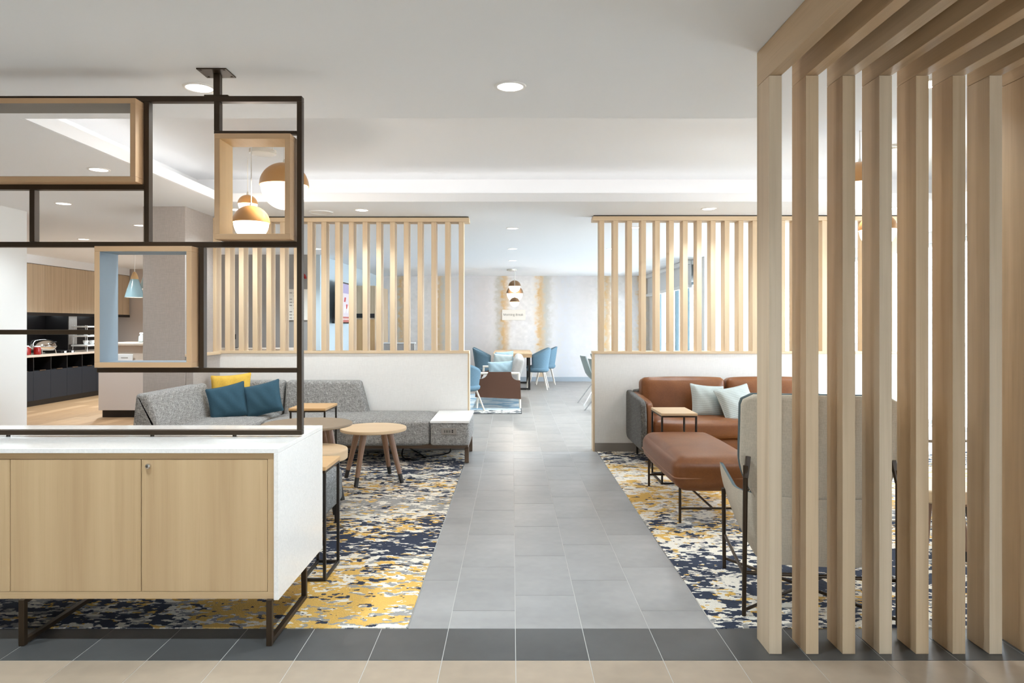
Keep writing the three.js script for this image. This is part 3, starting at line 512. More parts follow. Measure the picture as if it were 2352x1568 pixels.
function conePendant(label, px, d, yb) {
  const x = X(px, d), t = thing('cone_pendant', label, 'pendant lamp', [x, yb, -d]), put = (g) => { g.translate(x, yb, -d); return g; };
  part(t, 'shade', put(lathe([[0.128, 0.006], [0.1345, 0], [0.136, 0.004], [0.105, 0.12], [0.055, 0.275], [0.05, 0.275], [0.1, 0.12]], 40)), M.paleBlueGloss);
  part(t, 'wood_neck', put(lathe([[0.055, 0.276], [0.05, 0.31], [0.032, 0.36], [0.016, 0.385], [0.0005, 0.387]], 32)), M.orangeTop);
  part(t, 'diffuser', put(lathe([[0.0005, 0.004], [0.127, 0.004]], 32)), M.globe); part(t, 'cord', rod([x, yb + 0.38, -d], [x, CEIL - 0.001, -d], 0.0045), M.cord);
  const p = new THREE.SpotLight(WARM, 2.5, 0, 1.0, 0.6, 2); p.position.set(0, -0.02, 0); p.target.position.set(0, -2, 0); p.castShadow = true; p.name = 'cone_beam'; t.add(p, p.target);
}
conePendant('pale blue cone pendant with wooden neck inside the blue-lined shadow box', 309, 10.5, Y(683, 10.5));
conePendant('pale blue cone pendant mostly hidden behind the taupe column', 341, 11.2, Y(664, 11.2));

// ---------------------------------------------------------------- grey sectional sofa
{
  const S = 0.44, t = thing('sectional_sofa', 'long grey tweed sectional sofa with white table end along the left low wall', 'sofa', [-1.9, 0, -7.2]);
  const cu = (name, x0, x1, y0, y1, d0, d1, r, puff) => { const g = cushion(x1 - x0, y1 - y0, d1 - d0, r, puff); g.translate((x0 + x1) / 2, (y0 + y1) / 2, -(d0 + d1) / 2); return part(t, name, metreUV(g), M.tweed); };
  cu('seat', -2.465, -0.815, 0.19, S, 6.86, 7.69, 0.045, [0.004, 0.014, 0.006]);
  cu('seat', -3.24, -2.475, 0.19, S + 0.005, 5.95, 7.69, 0.045, [0.004, 0.014, 0.006]);
  const eb = cu('table_end', -0.808, -0.425, 0.19, S - 0.014, 6.86, 7.69, 0.03, [0.003, 0, 0.004]);
  part(t, 'table_inset', B(-0.806, -0.421, S - 0.022, S, 6.85, 7.695, 0.003), M.whiteTop, 'white laminate table surface');
  const ox0 = X(1013, 6.853), ox1 = X(1049, 6.853), oy0 = Y(998, 6.853), oy1 = Y(983, 6.853), w = ox1 - ox0, pl = part(eb, 'power_outlet', B(ox0, ox1, oy0, oy1, 6.85, 6.862, 0.003), M.base, 'grey power outlet plate');
  void pl; for (const k of [0.28, 0.5]) for (const e of [-0.06, 0.06]) part(eb, 'socket', B(ox0 + w * (k + e) - 0.003, ox0 + w * (k + e) + 0.003, oy0 + 0.02, oy0 + 0.045, 6.8485, 6.852, 0), M.ink);
  for (const k of [0.3, 0.55]) part(eb, 'usb_port', B(ox0 + w * 0.68, ox0 + w * 0.78, oy0 + 0.064 * k, oy0 + 0.064 * k + 0.012, 6.8485, 6.852, 0), M.ink);
  // backs: leaning wedge profiles
  const prof = [[0.0, S - 0.03], [-0.06, 0.775], [-0.19, 0.785], [-0.24, S - 0.03]];   // z grows towards the room
  const backX = (x0, x1, cut) => { const g = prism(prof, x1 - x0, 0.035); g.rotateY(Math.PI / 2); const p = g.attributes.position; for (let i = 0; i < p.count; i++) { p.setZ(i, -p.getZ(i)); } return { g, cut, x0 }; };
  void backX;
  const sofaBack = (x0, x1, slant) => {   // runs along x
    const len = x1 - x0, g = prism([[0.12, S - 0.03], [0.035, 0.775], [-0.09, 0.785], [-0.12, S - 0.03]], len, 0.035);
    g.rotateY(Math.PI / 2); g.translate(x0, 0, -7.565); const p = g.attributes.position;
    // after the turn: profile runs along -z, length along +x; put the leaning face towards the camera
    for (let i = 0; i < p.count; i++) { const z = p.getZ(i) + 7.565; p.setZ(i, -7.565 - z); if (slant) { const k = (p.getX(i) - x0) / len; p.setX(i, p.getX(i) - slant * Math.max(0, k - 0.6) / 0.4 * Math.max(0, (p.getY(i) - S) / 0.34)); } }
    const ix = g.attributes; for (let i = 0; i < p.count; i += 3) for (const a of [ix.position, ix.uv]) { const s = a.itemSize; for (let c = 0; c < s; c++) { const q = a.array[(i + 1) * s + c]; a.array[(i + 1) * s + c] = a.array[(i + 2) * s + c]; a.array[(i + 2) * s + c] = q; } }
    g.computeVertexNormals(); return part(t, 'backrest', smooth(g), M.tweed);
  };
  sofaBack(X(654, 7.5), X(846, 7.55), 0.085); sofaBack(-3.22, X(650, 7.5), 0);
  const g2 = prism([[-3.33, S - 0.03], [-3.29, 0.785], [-3.185, 0.775], [-3.06, S - 0.03]], 1.2, 0.035); g2.translate(0, 0, -7.28); part(t, 'backrest', smooth(g2), M.tweed);
  const g3 = B(-3.24, -3.06, 0.19, S, 5.96, 7.6, 0.03); void g3;
  for (const [x0, x1, a, b] of [[-3.2, -0.44, 6.98, 7.03], [-3.2, -0.44, 7.6, 7.65]]) part(t, 'frame_rail', B(x0, x1, 0.145, 0.192, a, b, 0.003), M.bronze);
  part(t, 'frame_rail', B(-0.485, -0.44, 0.145, 0.192, 7.03, 7.6, 0.003), M.bronze);
  for (const [x, d] of [[-0.4335, 6.98], [-0.4335, 7.61], [-2.45, 6.98], [-3.15, 6.1], [-3.15, 7.6], [-2.52, 6.1]]) part(t, 'leg', B(x - 0.042, x, 0.0045, 0.16, d, d + 0.05, 0.003), M.bronze);
}
function pillow(label, mat, x, y, d, w, h, t, [ax, ay, az]) {
  const o = thing('throw_pillow', label, 'pillow', [x, y, -d]), e = new THREE.Euler(ax, ay, az, 'ZYX'), g = pillowG(w, h, t);
  const m = new THREE.Mesh(g, mat); m.name = 'cover'; o.add(m);
  const pts = []; for (let i = 0; i < 48; i++) { const a = i / 48 * 4, s = Math.floor(a), f = (a - s) * 2 - 1, k = 1 - 0.07 * (1 - f * f); const P = [[f, -k], [k, f], [-f, k], [-k, -f]][s]; pts.push(new THREE.Vector3(P[0] * w / 2, P[1] * h / 2, 0)); }
  const pg = new THREE.TubeGeometry(new THREE.CatmullRomCurve3(pts, true), 96, 0.0055, 6, true); const pm = new THREE.Mesh(pg, mat); pm.name = 'piping'; m.add(pm);
  o.rotation.copy(e); return o;
}
pillow('yellow throw pillow leaning behind two teal pillows', M.yellow, X(530, 7.34), Y(905, 7.34), 7.34, 0.42, 0.42, 0.13, [-0.22, 0.0, 0.08]);
pillow('dark teal throw pillow leaning forward at left of the pair', M.teal, X(523, 7.1), Y(923, 7.1), 7.1, 0.37, 0.36, 0.14, [-0.32, 0.3, 0.22]);
pillow('dark teal throw pillow at right of the pair beside the sofa seam', M.teal, X(604, 7.17), Y(916, 7.17), 7.17, 0.37, 0.34, 0.14, [-0.35, 0.1, 0.24]);
{ const t = thing('power_cable', 'black power cable looping on carpet under the sofa end', 'cable', [-0.95, 0.005, -7.35]);
  part(t, 'cable', tube([[X(1035, 7.3), 0.16, -7.3], [X(1034, 7.35), 0.05, -7.35], [X(1020, 7.4), 0.0128, -7.4], [X(975, 7.25), 0.0128, -7.25], [X(945, 7.1), 0.0128, -7.1], [X(925, 7.2), 0.02, -7.2], [X(930, 7.4), 0.09, -7.4], [X(955, 7.55), 0.0128, -7.55], [X(980, 7.3), 0.0128, -7.2]], 0.008, 90), M.ink); }

// ---------------------------------------------------------------- small tables
function sideTable(label, x0, x1, d0, d1, T, topMat, legs) {
  const t = thing('side_table', label, 'table', [(x0 + x1) / 2, 0.004, -(d0 + d1) / 2]), y0 = 0.0045;
  part(t, 'table_top', B(x0, x1, T - 0.022, T, d0, d1, 0.003, 'x'), topMat);
  part(t, 'apron', mergeGeometries([B(x0 + 0.004, x1 - 0.004, T - 0.036, T - 0.0225, d0 + 0.004, d0 + 0.02, 0.001), B(x0 + 0.004, x1 - 0.004, T - 0.036, T - 0.0225, d1 - 0.02, d1 - 0.004, 0.001), B(x0 + 0.004, x0 + 0.02, T - 0.036, T - 0.0225, d0 + 0.02, d1 - 0.02, 0.001), B(x1 - 0.02, x1 - 0.004, T - 0.036, T - 0.0225, d0 + 0.02, d1 - 0.02, 0.001)]), M.metal);
  for (const x of legs) {
    for (const d of [d0 + 0.006, d1 - 0.022]) part(t, 'leg', B(x, x + 0.016, y0, T - 0.036, d, d + 0.016, 0.002), M.ink);
    part(t, 'runner', B(x, x + 0.016, y0, y0 + 0.016, d0 + 0.022, d1 - 0.022, 0.002), M.ink);
  }
  for (const d of [d0 + 0.006, d1 - 0.022]) part(t, 'cross_bar', B(legs[0] + 0.016, legs[1], y0, y0 + 0.016, d, d + 0.016, 0.002), M.ink);
}
sideTable('small square oak side table with thin black legs beside the sectional sofa', X(689, 6.73), X(770, 6.73), 6.38, 6.82, 0.62, M.orangeTop, [X(691, 6.73), X(770, 6.73) - 0.02]);
sideTable('oak side table with black sled base right behind the credenza end', -1.46, -1.0, 3.74, 4.06, 0.622, M.orangeTop, [-1.135, -1.018]);
sideTable('pale oak side table with paired black legs before the leather sofa', 1.29, 1.605, 6.02, 6.47, 0.62, M.tabletop, [1.292, 1.587]);
function roundTable(name, label, x, d, r, T, th, topMat, legMat, legR, angle, spread, n = 4, edge = 0.006) {
  const t = thing(name, label, 'table', [x, 0.004, -d]), g = roundTop(r, T - th, T, edge); g.translate(x, 0, -d); part(t, 'table_top', g, topMat);
  for (let i = 0; i < n; i++) {
    const a = angle + i * 2 * Math.PI / n, c = Math.cos(a), s = Math.sin(a), p0 = [x + c * spread[0], T - th, -d + s * spread[0]], p1 = [x + c * spread[1], 0.0045, -d + s * spread[1]];
    const k = 0.17, pm = p0.map((v, j) => p1[j] + (v - p1[j]) * k), rm = legR[1] + (legR[0] - legR[1]) * k;
    const l = part(t, 'leg', rod(pm, p0, rm, legR[0], 16), legMat); part(l, 'foot_cap', rod(p1, pm, legR[1], rm, 16), M.capBlack, 'black foot cap');
  }
  return t;
}
roundTable('round_table', 'low round pale oak table with walnut legs in front of the sectional sofa', X(858, 6.2), 6.2, 0.291, 0.475, 0.028, M.tabletop, M.walnut, [0.03, 0.018], 0.35, [0.16, 0.285]);
roundTable('round_table', 'round grey-stained table overlapping the credenza and the oak table', X(706, 5.6), 5.6, 0.355, 0.595, 0.02, M.greyTop, M.walnut, [0.03, 0.018], 0.345, [0.2, 0.33]);
roundTable('round_stool', 'chunky pale round stool partly hidden behind the credenza end', X(797, 5.15) - 0.25, 5.15, 0.25, 0.47, 0.078, M.tabletop, M.tabletop, [0.024, 0.017], 0.4, [0.14, 0.2], 4, 0.012);
roundTable('round_table', 'round grey-topped table seen between the portal posts', X(2105, 5.1), 5.1, 0.36, 0.6, 0.02, M.greyTop, M.walnut, [0.03, 0.018], 0.6, [0.2, 0.33]);
roundTable('round_stool', 'chunky pale round stool seen between the portal posts', X(2150, 4.2), 4.2, 0.19, 0.42, 0.078, M.tabletop, M.walnut, [0.024, 0.017], 0.9, [0.12, 0.17], 4, 0.012);
{ const x = -1.53, d = 4.62, t = thing('pouf', 'pale grey upholstered pouf on black legs behind the credenza', 'pouf', [x, 0.004, -d]);
  const g = cushion(0.68, 0.25, 0.6, 0.05, [0.004, 0.012, 0.004]); g.translate(x, 0.27, -d); part(t, 'seat', metreUV(g), M.pouf);
  for (const a of [-1, 1]) for (const b of [-1, 1]) part(t, 'leg', B(x + a * 0.3 - 0.009, x + a * 0.3 + 0.009, 0.0045, 0.16, d + b * 0.25 - 0.009, d + b * 0.25 + 0.009, 0.002), M.ink); }

// ---------------------------------------------------------------- brown leather sofa and ottoman
{
  const t = thing('leather_sofa', 'tan leather two-seat sofa with grey felt arm along the right low wall', 'sofa', [2.2, 0, -7.05]);
  const cu = (name, x0, x1, y0, y1, d0, d1, r, puff, tilt, mat = M.leather) => { const g = cushion(x1 - x0, y1 - y0, d1 - d0, r, puff, 16); if (tilt) g.rotateX(tilt); g.translate((x0 + x1) / 2, (y0 + y1) / 2, -(d0 + d1) / 2); return part(t, name, metreUV(g), mat); };
  cu('seat_cushion', 1.36, 2.24, 0.30, 0.47, 6.62, 7.3, 0.05, [0.005, 0.02, 0.02]); cu('seat_cushion', 2.25, 3.08, 0.30, 0.47, 6.62, 7.3, 0.05, [0.005, 0.02, 0.02]);
  cu('base', 1.32, 3.1, 0.17, 0.30, 6.68, 7.45, 0.04, [0, 0, 0]);
  cu('back_cushion', 1.345, 2.215, 0.42, 0.83, 7.2, 7.42, 0.055, [0.0, 0.012, 0.02], -0.14); cu('back_cushion', 2.235, 3.07, 0.42, 0.83, 7.2, 7.42, 0.055, [0.0, 0.012, 0.02], -0.14);
  cu('back_panel', 1.3, 3.12, 0.2, 0.7, 7.44, 7.56, 0.04, [0, 0, 0], 0, M.felt);
  for (const s of [-1, 1]) {   // arms: felt outside, leather inside, top edge falling towards the front
    const xo = s < 0 ? 1.235 : 3.2, xi = s < 0 ? 1.345 : 3.09;
    const shape = (a, b, mat, name, inset) => { const sh = new THREE.Shape(); sh.moveTo(-6.66 - inset, 0.2 + inset); sh.quadraticCurveTo(-6.64 - inset, 0.42, -6.7 - inset, 0.6 - inset); sh.quadraticCurveTo(-6.74, 0.655 - inset, -6.85, 0.655 - inset); sh.lineTo(-7.5 + inset, 0.685 - inset); sh.quadraticCurveTo(-7.56 + inset, 0.68 - inset, -7.56 + inset, 0.6); sh.lineTo(-7.56 + inset, 0.25); sh.quadraticCurveTo(-7.54, 0.17 + inset, -7.45, 0.17 + inset); sh.lineTo(-6.74, 0.17 + inset); sh.quadraticCurveTo(-6.67, 0.17 + inset, -6.66 - inset, 0.2 + inset);
      const w = Math.abs(b - a), bv = Math.min(0.02, w * 0.45), g = new THREE.ExtrudeGeometry(sh, { depth: w - 2 * bv, bevelEnabled: true, bevelThickness: bv, bevelSize: bv, bevelOffset: -bv, bevelSegments: 4, curveSegments: 8 });
      g.rotateY(-Math.PI / 2); g.translate(Math.max(a, b) - bv, 0, 0); return part(t, name, metreUV(g), mat); };
    shape(xo, xo - s * 0.06, M.felt, 'arm_outer', 0); shape(xo - s * 0.0605, xi - s * 0.02, M.leather, 'arm_inner', 0.012);
  }
  for (const x of [1.34, 3.08]) for (const d of [6.78, 7.45]) part(t, 'leg', rod([x, 0.0045, -d], [x, 0.175, -d], 0.011, 0.013), M.ink);
}
pillow('pale grey striped throw pillow at left of two on the leather sofa', M.stripe, X(1626, 7.0), Y(921, 7.0), 7.0, 0.36, 0.33, 0.13, [-0.36, 0.2, -0.1]);
pillow('pale grey striped throw pillow behind the wing chair', M.stripe, X(1693, 6.9), Y(926, 6.9), 6.9, 0.4, 0.35, 0.14, [-0.42, 0.35, 0.14]);
{
  const x0 = 1.115, x1 = 1.70, d0 = 4.76, d1 = 6.0, t = thing('leather_ottoman', 'long tan leather ottoman bench on thin black legs', 'ottoman', [(x0 + x1) / 2, 0.004, -(d0 + d1) / 2]);
  const g = cushion(x1 - x0, 0.235, d1 - d0, 0.08, [0.012, 0.026, 0.012], 24); { const p = g.attributes.position; for (let i = 0; i < p.count; i++) { const k = 1 - 0.09 * Math.max(0, -p.getY(i) / 0.118) ** 1.3; p.setX(i, p.getX(i) * k); p.setZ(i, p.getZ(i) * (1 - (1 - k) * 0.5)); } } g.translate((x0 + x1) / 2, 0.35, -(d0 + d1) / 2); const c = part(t, 'cushion', metreUV(g), M.leather);
  const r = 0.05, pts = [], cx = (x0 + x1) / 2, cd = (d0 + d1) / 2, hx = (x1 - x0) / 2 + 0.002, hd = (d1 - d0) / 2 + 0.002;
  for (const [sx, sz] of [[1, 1], [-1, 1], [-1, -1], [1, -1]]) for (let k = 0; k <= 5; k++) { const a = (k / 5) * Math.PI / 2 + (sx > 0 ? (sz > 0 ? 0 : -Math.PI / 2) : (sz > 0 ? Math.PI / 2 : Math.PI)); pts.push(new THREE.Vector3(cx + sx * (hx - r) + r * Math.cos(a), 0.335, -cd + sz * (hd - r) + r * Math.sin(a))); }
  part(c, 'piping', new THREE.TubeGeometry(new THREE.CatmullRomCurve3(pts, true, 'centripetal'), 160, 0.005, 6, true), M.piping, 'lighter leather piping');
  const fx0 = 1.172, fx1 = 1.645, fd0 = 4.86, fd1 = 5.96;
  for (const x of [fx0, fx1]) for (const d of [fd0, fd1]) part(t, 'leg', rod([x, 0.0045, -d], [x, 0.25, -d], 0.0095, 0.0095), M.metal);
  for (const d of [fd0, fd1]) part(t, 'stretcher', rod([fx0, 0.105, -d], [fx1, 0.105, -d], 0.008), M.metal);
  part(t, 'stretcher', rod([1.4, 0.105, -fd0], [1.4, 0.105, -fd1], 0.008), M.metal);
}

// ---------------------------------------------------------------- wing chair seen from behind
{
  const t = thing('wing_chair', 'taupe upholstered high-back wing chair turned away behind the portal posts', 'armchair', [0, 0, 0]);
  // lower bucket: a U-shaped shell, open at the front (local: front = -z)
  const shell = (inset, y0, y1f) => {
    const NS = 48, NT = 10, pos = [], idx = [];
    for (let j = 0; j <= NT; j++) for (let i = 0; i <= NS; i++) {
      const s = i / NS * 2 - 1, tt = j / NT, as = Math.abs(s), sg = Math.sign(s);
      // path: arm tip (as = 1) back to the rear (as = 0)
      let px, pz; const W = 0.365 - inset, F = -0.33, R = 0.30 - inset, cr = 0.16;
      const segs = [W - cr, cr * Math.PI / 2, R - cr - F], L = segs[0] + segs[1] + segs[2]; let q = as * L;
      if (q < segs[0]) { px = q; pz = R; } else if (q < segs[0] + segs[1]) { const a = (q - segs[0]) / cr; px = W - cr + cr * Math.sin(a); pz = R - cr + cr * Math.cos(a); } else { px = W; pz = R - cr - (q - segs[0] - segs[1]); }
      const topY = y1f(as), y = y0 + (topY - y0) * tt, k = Math.pow(1 - tt, 1.7), narrow = 1 - 0.30 * k;
      pos.push(sg * px * narrow, y, pz * (1 - 0.10 * k) - (as > 0.55 ? -0.22 * k * (as - 0.55) : 0));
    }
    for (let j = 0; j < NT; j++) for (let i = 0; i < NS; i++) { const a = j * (NS + 1) + i, b = a + 1, c = a + NS + 1, d = c + 1; idx.push(a, b, d, a, d, c); }
    return { pos, idx, NS, NT };
  };
  const top = (as) => 0.56 + 0.045 * as;
  const sheet = (s, flip) => { const g = new THREE.BufferGeometry(); g.setAttribute('position', new THREE.Float32BufferAttribute(s.pos, 3)); g.setIndex(flip ? s.idx.flatMap((v, i, a) => (i % 3 === 0 ? [a[i], a[i + 2], a[i + 1]] : [])) : s.idx); return g; };
  const o = shell(0, 0.235, top), n = shell(0.018, 0.26, (as) => top(as) - 0.004);
  const rim = () => { const pos = [], idx = []; const row = (s, j) => { for (let i = 0; i <= s.NS; i++) { const k = 3 * (j * (s.NS + 1) + i); pos.push(s.pos[k], s.pos[k + 1], s.pos[k + 2]); } }; row(o, o.NT); row(n, n.NT); const N = o.NS + 1; for (let i = 0; i < o.NS; i++) idx.push(i, i + 1, N + i + 1, i, N + i + 1, N + i);
    for (const e of [0, o.NS]) { const b = pos.length / 3; for (let j = 0; j <= o.NT; j++) { for (const s of [o, n]) { const k = 3 * (j * (s.NS + 1) + e); pos.push(s.pos[k], s.pos[k + 1], s.pos[k + 2]); } } for (let j = 0; j < o.NT; j++) idx.push(b + 2 * j, b + 2 * j + 1, b + 2 * j + 3, b + 2 * j, b + 2 * j + 3, b + 2 * j + 2); }
    const g = new THREE.BufferGeometry(); g.setAttribute('position', new THREE.Float32BufferAttribute(pos, 3)); g.setIndex(idx); return g; };
  part(t, 'bucket_shell', smooth(sheet(o, true)), M.taupeFabric); part(t, 'bucket_lining', smooth(sheet(n, false)), M.tealDark, 'dark teal lining'); part(t, 'welt', smooth(rim()), M.tealDark);
  // underside and seat
  const seat = cushion(0.5, 0.12, 0.52, 0.045, [0, 0.015, 0]); seat.translate(0, 0.40, -0.05); part(t, 'seat_cushion', metreUV(seat), M.tealDark);
  const und = cushion(0.46, 0.06, 0.46, 0.025, [0, 0.0, 0]); und.translate(0, 0.25, 0.0); part(t, 'underside', metreUV(und), M.taupeFabric);
  // high back: rounded panel with wings bent forward and leaning back
  const back = (w, y0, y1, th, off, rad) => {
    const sh = new THREE.Shape(), h = w / 2, b = h - 0.075; sh.moveTo(-b + 0.03, y0); sh.lineTo(b - 0.03, y0); sh.bezierCurveTo(b + 0.04, y0 + 0.005, h, y0 + 0.1, h, y0 + 0.22); sh.lineTo(h, y1 - rad); sh.quadraticCurveTo(h, y1, h - rad, y1); sh.lineTo(-h + rad, y1); sh.quadraticCurveTo(-h, y1, -h, y1 - rad); sh.lineTo(-h, y0 + 0.22); sh.bezierCurveTo(-h, y0 + 0.1, -b - 0.04, y0 + 0.005, -b + 0.03, y0);
    const bv = 0.012, g0 = new THREE.ExtrudeGeometry(sh, { depth: th - 2 * bv, bevelEnabled: true, bevelThickness: bv, bevelSize: bv, bevelOffset: -bv, bevelSegments: 3, curveSegments: 10 });
    return { g0, off };
  };
  // the shape is re-sampled on a grid so that it can bend
  const panel = (off, th, grow) => {
    const NX = 30, NY = 20, front = [], y0 = 0.53, y1 = 1.055 + grow, H = 0.35 + grow;
    const pt = (i, j, zoff) => { const v = j / NY, y = y0 + (y1 - y0) * v; let h = H; if (v < 0.42) h = H - 0.085 * Math.pow((0.42 - v) / 0.42, 1.8); const rr0 = 0.055, dy = y1 - y; if (dy < rr0) h = H - rr0 + Math.sqrt(Math.max(0, rr0 * rr0 - (rr0 - dy) * (rr0 - dy))); const x = (i / NX * 2 - 1) * h, z = 0.285 + 0.075 * v - 0.55 * Math.pow(Math.max(0, Math.abs(x) - 0.2), 1.6) + off + zoff; return [x, y, z]; };
    const pos = [], idx = [], N = (NX + 1) * (NY + 1);
    for (const zo of [0, -th]) for (let j = 0; j <= NY; j++) for (let i = 0; i <= NX; i++) pos.push(...pt(i, j, zo));
    for (let j = 0; j < NY; j++) for (let i = 0; i < NX; i++) { const a = j * (NX + 1) + i, b = a + 1, c = a + NX + 1, d = c + 1; idx.push(a, b, d, a, d, c, N + a, N + d, N + b, N + a, N + c, N + d); }
    const edge = []; for (let i = 0; i <= NX; i++) edge.push(i); for (let j = 1; j <= NY; j++) edge.push(j * (NX + 1) + NX); for (let i = NX - 1; i >= 0; i--) edge.push(NY * (NX + 1) + i); for (let j = NY - 1; j > 0; j--) edge.push(j * (NX + 1));
    for (let k = 0; k < edge.length; k++) { const a = edge[k], b = edge[(k + 1) % edge.length]; idx.push(a, N + b, b, a, N + a, N + b); }
    const g = new THREE.BufferGeometry(); g.setAttribute('position', new THREE.Float32BufferAttribute(pos, 3)); g.setIndex(idx); void front; return smooth(g);
  };
  void back;
  part(t, 'back_shell', panel(0, 0.03, 0), M.taupeFabric); part(t, 'back_lining', panel(-0.031, 0.05, 0.002), M.tealDark, 'dark teal inner back');
  // metal legs with stretchers
  const L = 0.34, leg = (a, b) => part(t, 'leg', rod(a, b, 0.010, 0.012), M.metal);
  for (const s of [-1, 1]) { leg([s * L, 0.004, -0.33], [s * (L + 0.012), 0.47, -0.27]); leg([s * L, 0.004, 0.33], [s * (L - 0.005), 0.72, 0.345]); part(t, 'bracket', bar([s * (L - 0.005), 0.66, 0.345], [s * (L - 0.02), 0.76, 0.325], 0.02, 0.03), M.metal); part(t, 'side_rail', rod([s * L, 0.2, -0.31], [s * L, 0.2, 0.335], 0.008), M.metal); }
  part(t, 'stretcher', rod([-L, 0.2, 0.3], [L, 0.2, 0.3], 0.009), M.metal); part(t, 'stretcher', rod([-L, 0.06, -0.33], [L, 0.03, 0.33], 0.008), M.metal); part(t, 'stretcher', rod([L, 0.06, -0.33], [-L, 0.03, 0.33], 0.008), M.metal);
  t.position.set(1.49, 0, -3.58); t.rotation.y = -0.16;
}

// ---------------------------------------------------------------- far dining room
{ const x0 = -1.7, x1 = 0.142, d0 = 10.85, d1 = 13.9, t = thing('area_rug', 'pale blue and cream rug with dark mottled border under the leather sling sofa', 'rug', [(x0 + x1) / 2, 0, -(d0 + d1) / 2]);
  const g = B(x0, x1, 0.0005, 0.009, d0, d1, 0.002), p = g.attributes.position, uv = g.attributes.uv; for (let i = 0; i < p.count; i++) uv.setXY(i, (p.getX(i) - x0) / (x1 - x0), (-p.getZ(i) - d0) / (d1 - d0));
  part(t, 'pile', g, M.rug); part(t, 'binding', mergeGeometries([B(x0 - 0.012, x1 + 0.012, 0.0005, 0.01, d0 - 0.012, d0 - 0.0005, 0.001), B(x1 + 0.0005, x1 + 0.012, 0.0005, 0.01, d0, d1, 0.001)]), M.rugEdge); }
{ // two-seat lounge sofa seen from its end: pale wood frame, leather slings as arms, facing left
  const xa = -0.56, xb = 0.115, da = 11.5, db = 13.35, t = thing('sling_sofa', 'pale wood lounge sofa with brown leather sling arms in the dining room', 'sofa', [-0.22, 0.01, -12.4]), H = 0.586;
  for (const d of [da, db]) {
    part(t, 'arm_rail', rod([xa, H, -d], [xb + 0.01, H, -d], 0.021), M.ash);
    part(t, 'leg', rod([xa - 0.02, 0.0095, -d], [xa + 0.02, H, -d], 0.017, 0.021), M.ash); part(t, 'leg', rod([xb + 0.02, 0.0095, -d], [xb - 0.005, H, -d], 0.017, 0.021), M.ash);
    const sh = new THREE.Shape(); sh.moveTo(xa - 0.045, 0.2); sh.lineTo(xb + 0.03, 0.165); sh.lineTo(xb + 0.018, 0.47); sh.quadraticCurveTo(xb - 0.13, 0.46, xb - 0.13, H + 0.022); sh.lineTo(xa + 0.17, H + 0.022); sh.quadraticCurveTo(xa + 0.14, 0.48, xa - 0.02, 0.49); sh.closePath();
    const g = new THREE.ExtrudeGeometry(sh, { depth: 0.006, bevelEnabled: true, bevelSize: 0.003, bevelThickness: 0.003, bevelSegments: 2 }); g.translate(0, 0, -d + 0.024); part(t, 'leather_sling', metreUV(g), M.sling);
  }
  for (const x of [xa, xb]) part(t, 'seat_rail', rod([x, 0.3, -da], [x, 0.3, -db], 0.018), M.ash);
  const s = cushion(0.62, 0.14, 1.75, 0.045, [0, 0.02, 0]); s.translate((xa + xb) / 2 - 0.02, 0.38, -(da + db) / 2); part(t, 'seat_cushion', metreUV(s), M.greyFabric);
  for (const k of [0, 1]) { const b = cushion(0.15, 0.42, 0.87, 0.05, [0.02, 0.01, 0]); b.rotateZ(-0.3); b.translate(xb - 0.03, 0.63, -(da + 0.5 + k * 0.89)); part(t, 'back_cushion', metreUV(b), M.greyFabric); }
}
pillow('glossy pale blue pillow nearest on the sling sofa', M.aqua, X(1150, 11.75), Y(846, 11.75), 11.75, 0.42, 0.24, 0.14, [-0.3, 0.1, 0.05]);
pillow('patterned cream pillow between two pale blue ones on the sling sofa', M.stripe, X(1155, 12.3), Y(830, 12.3), 12.3, 0.34, 0.26, 0.12, [-0.2, -0.1, -0.06]);
pillow('pale blue pillow furthest back on the sling sofa', M.aqua, X(1160, 12.8), Y(826, 12.8), 12.8, 0.33, 0.3, 0.12, [-0.2, 0.1, 0.08]);
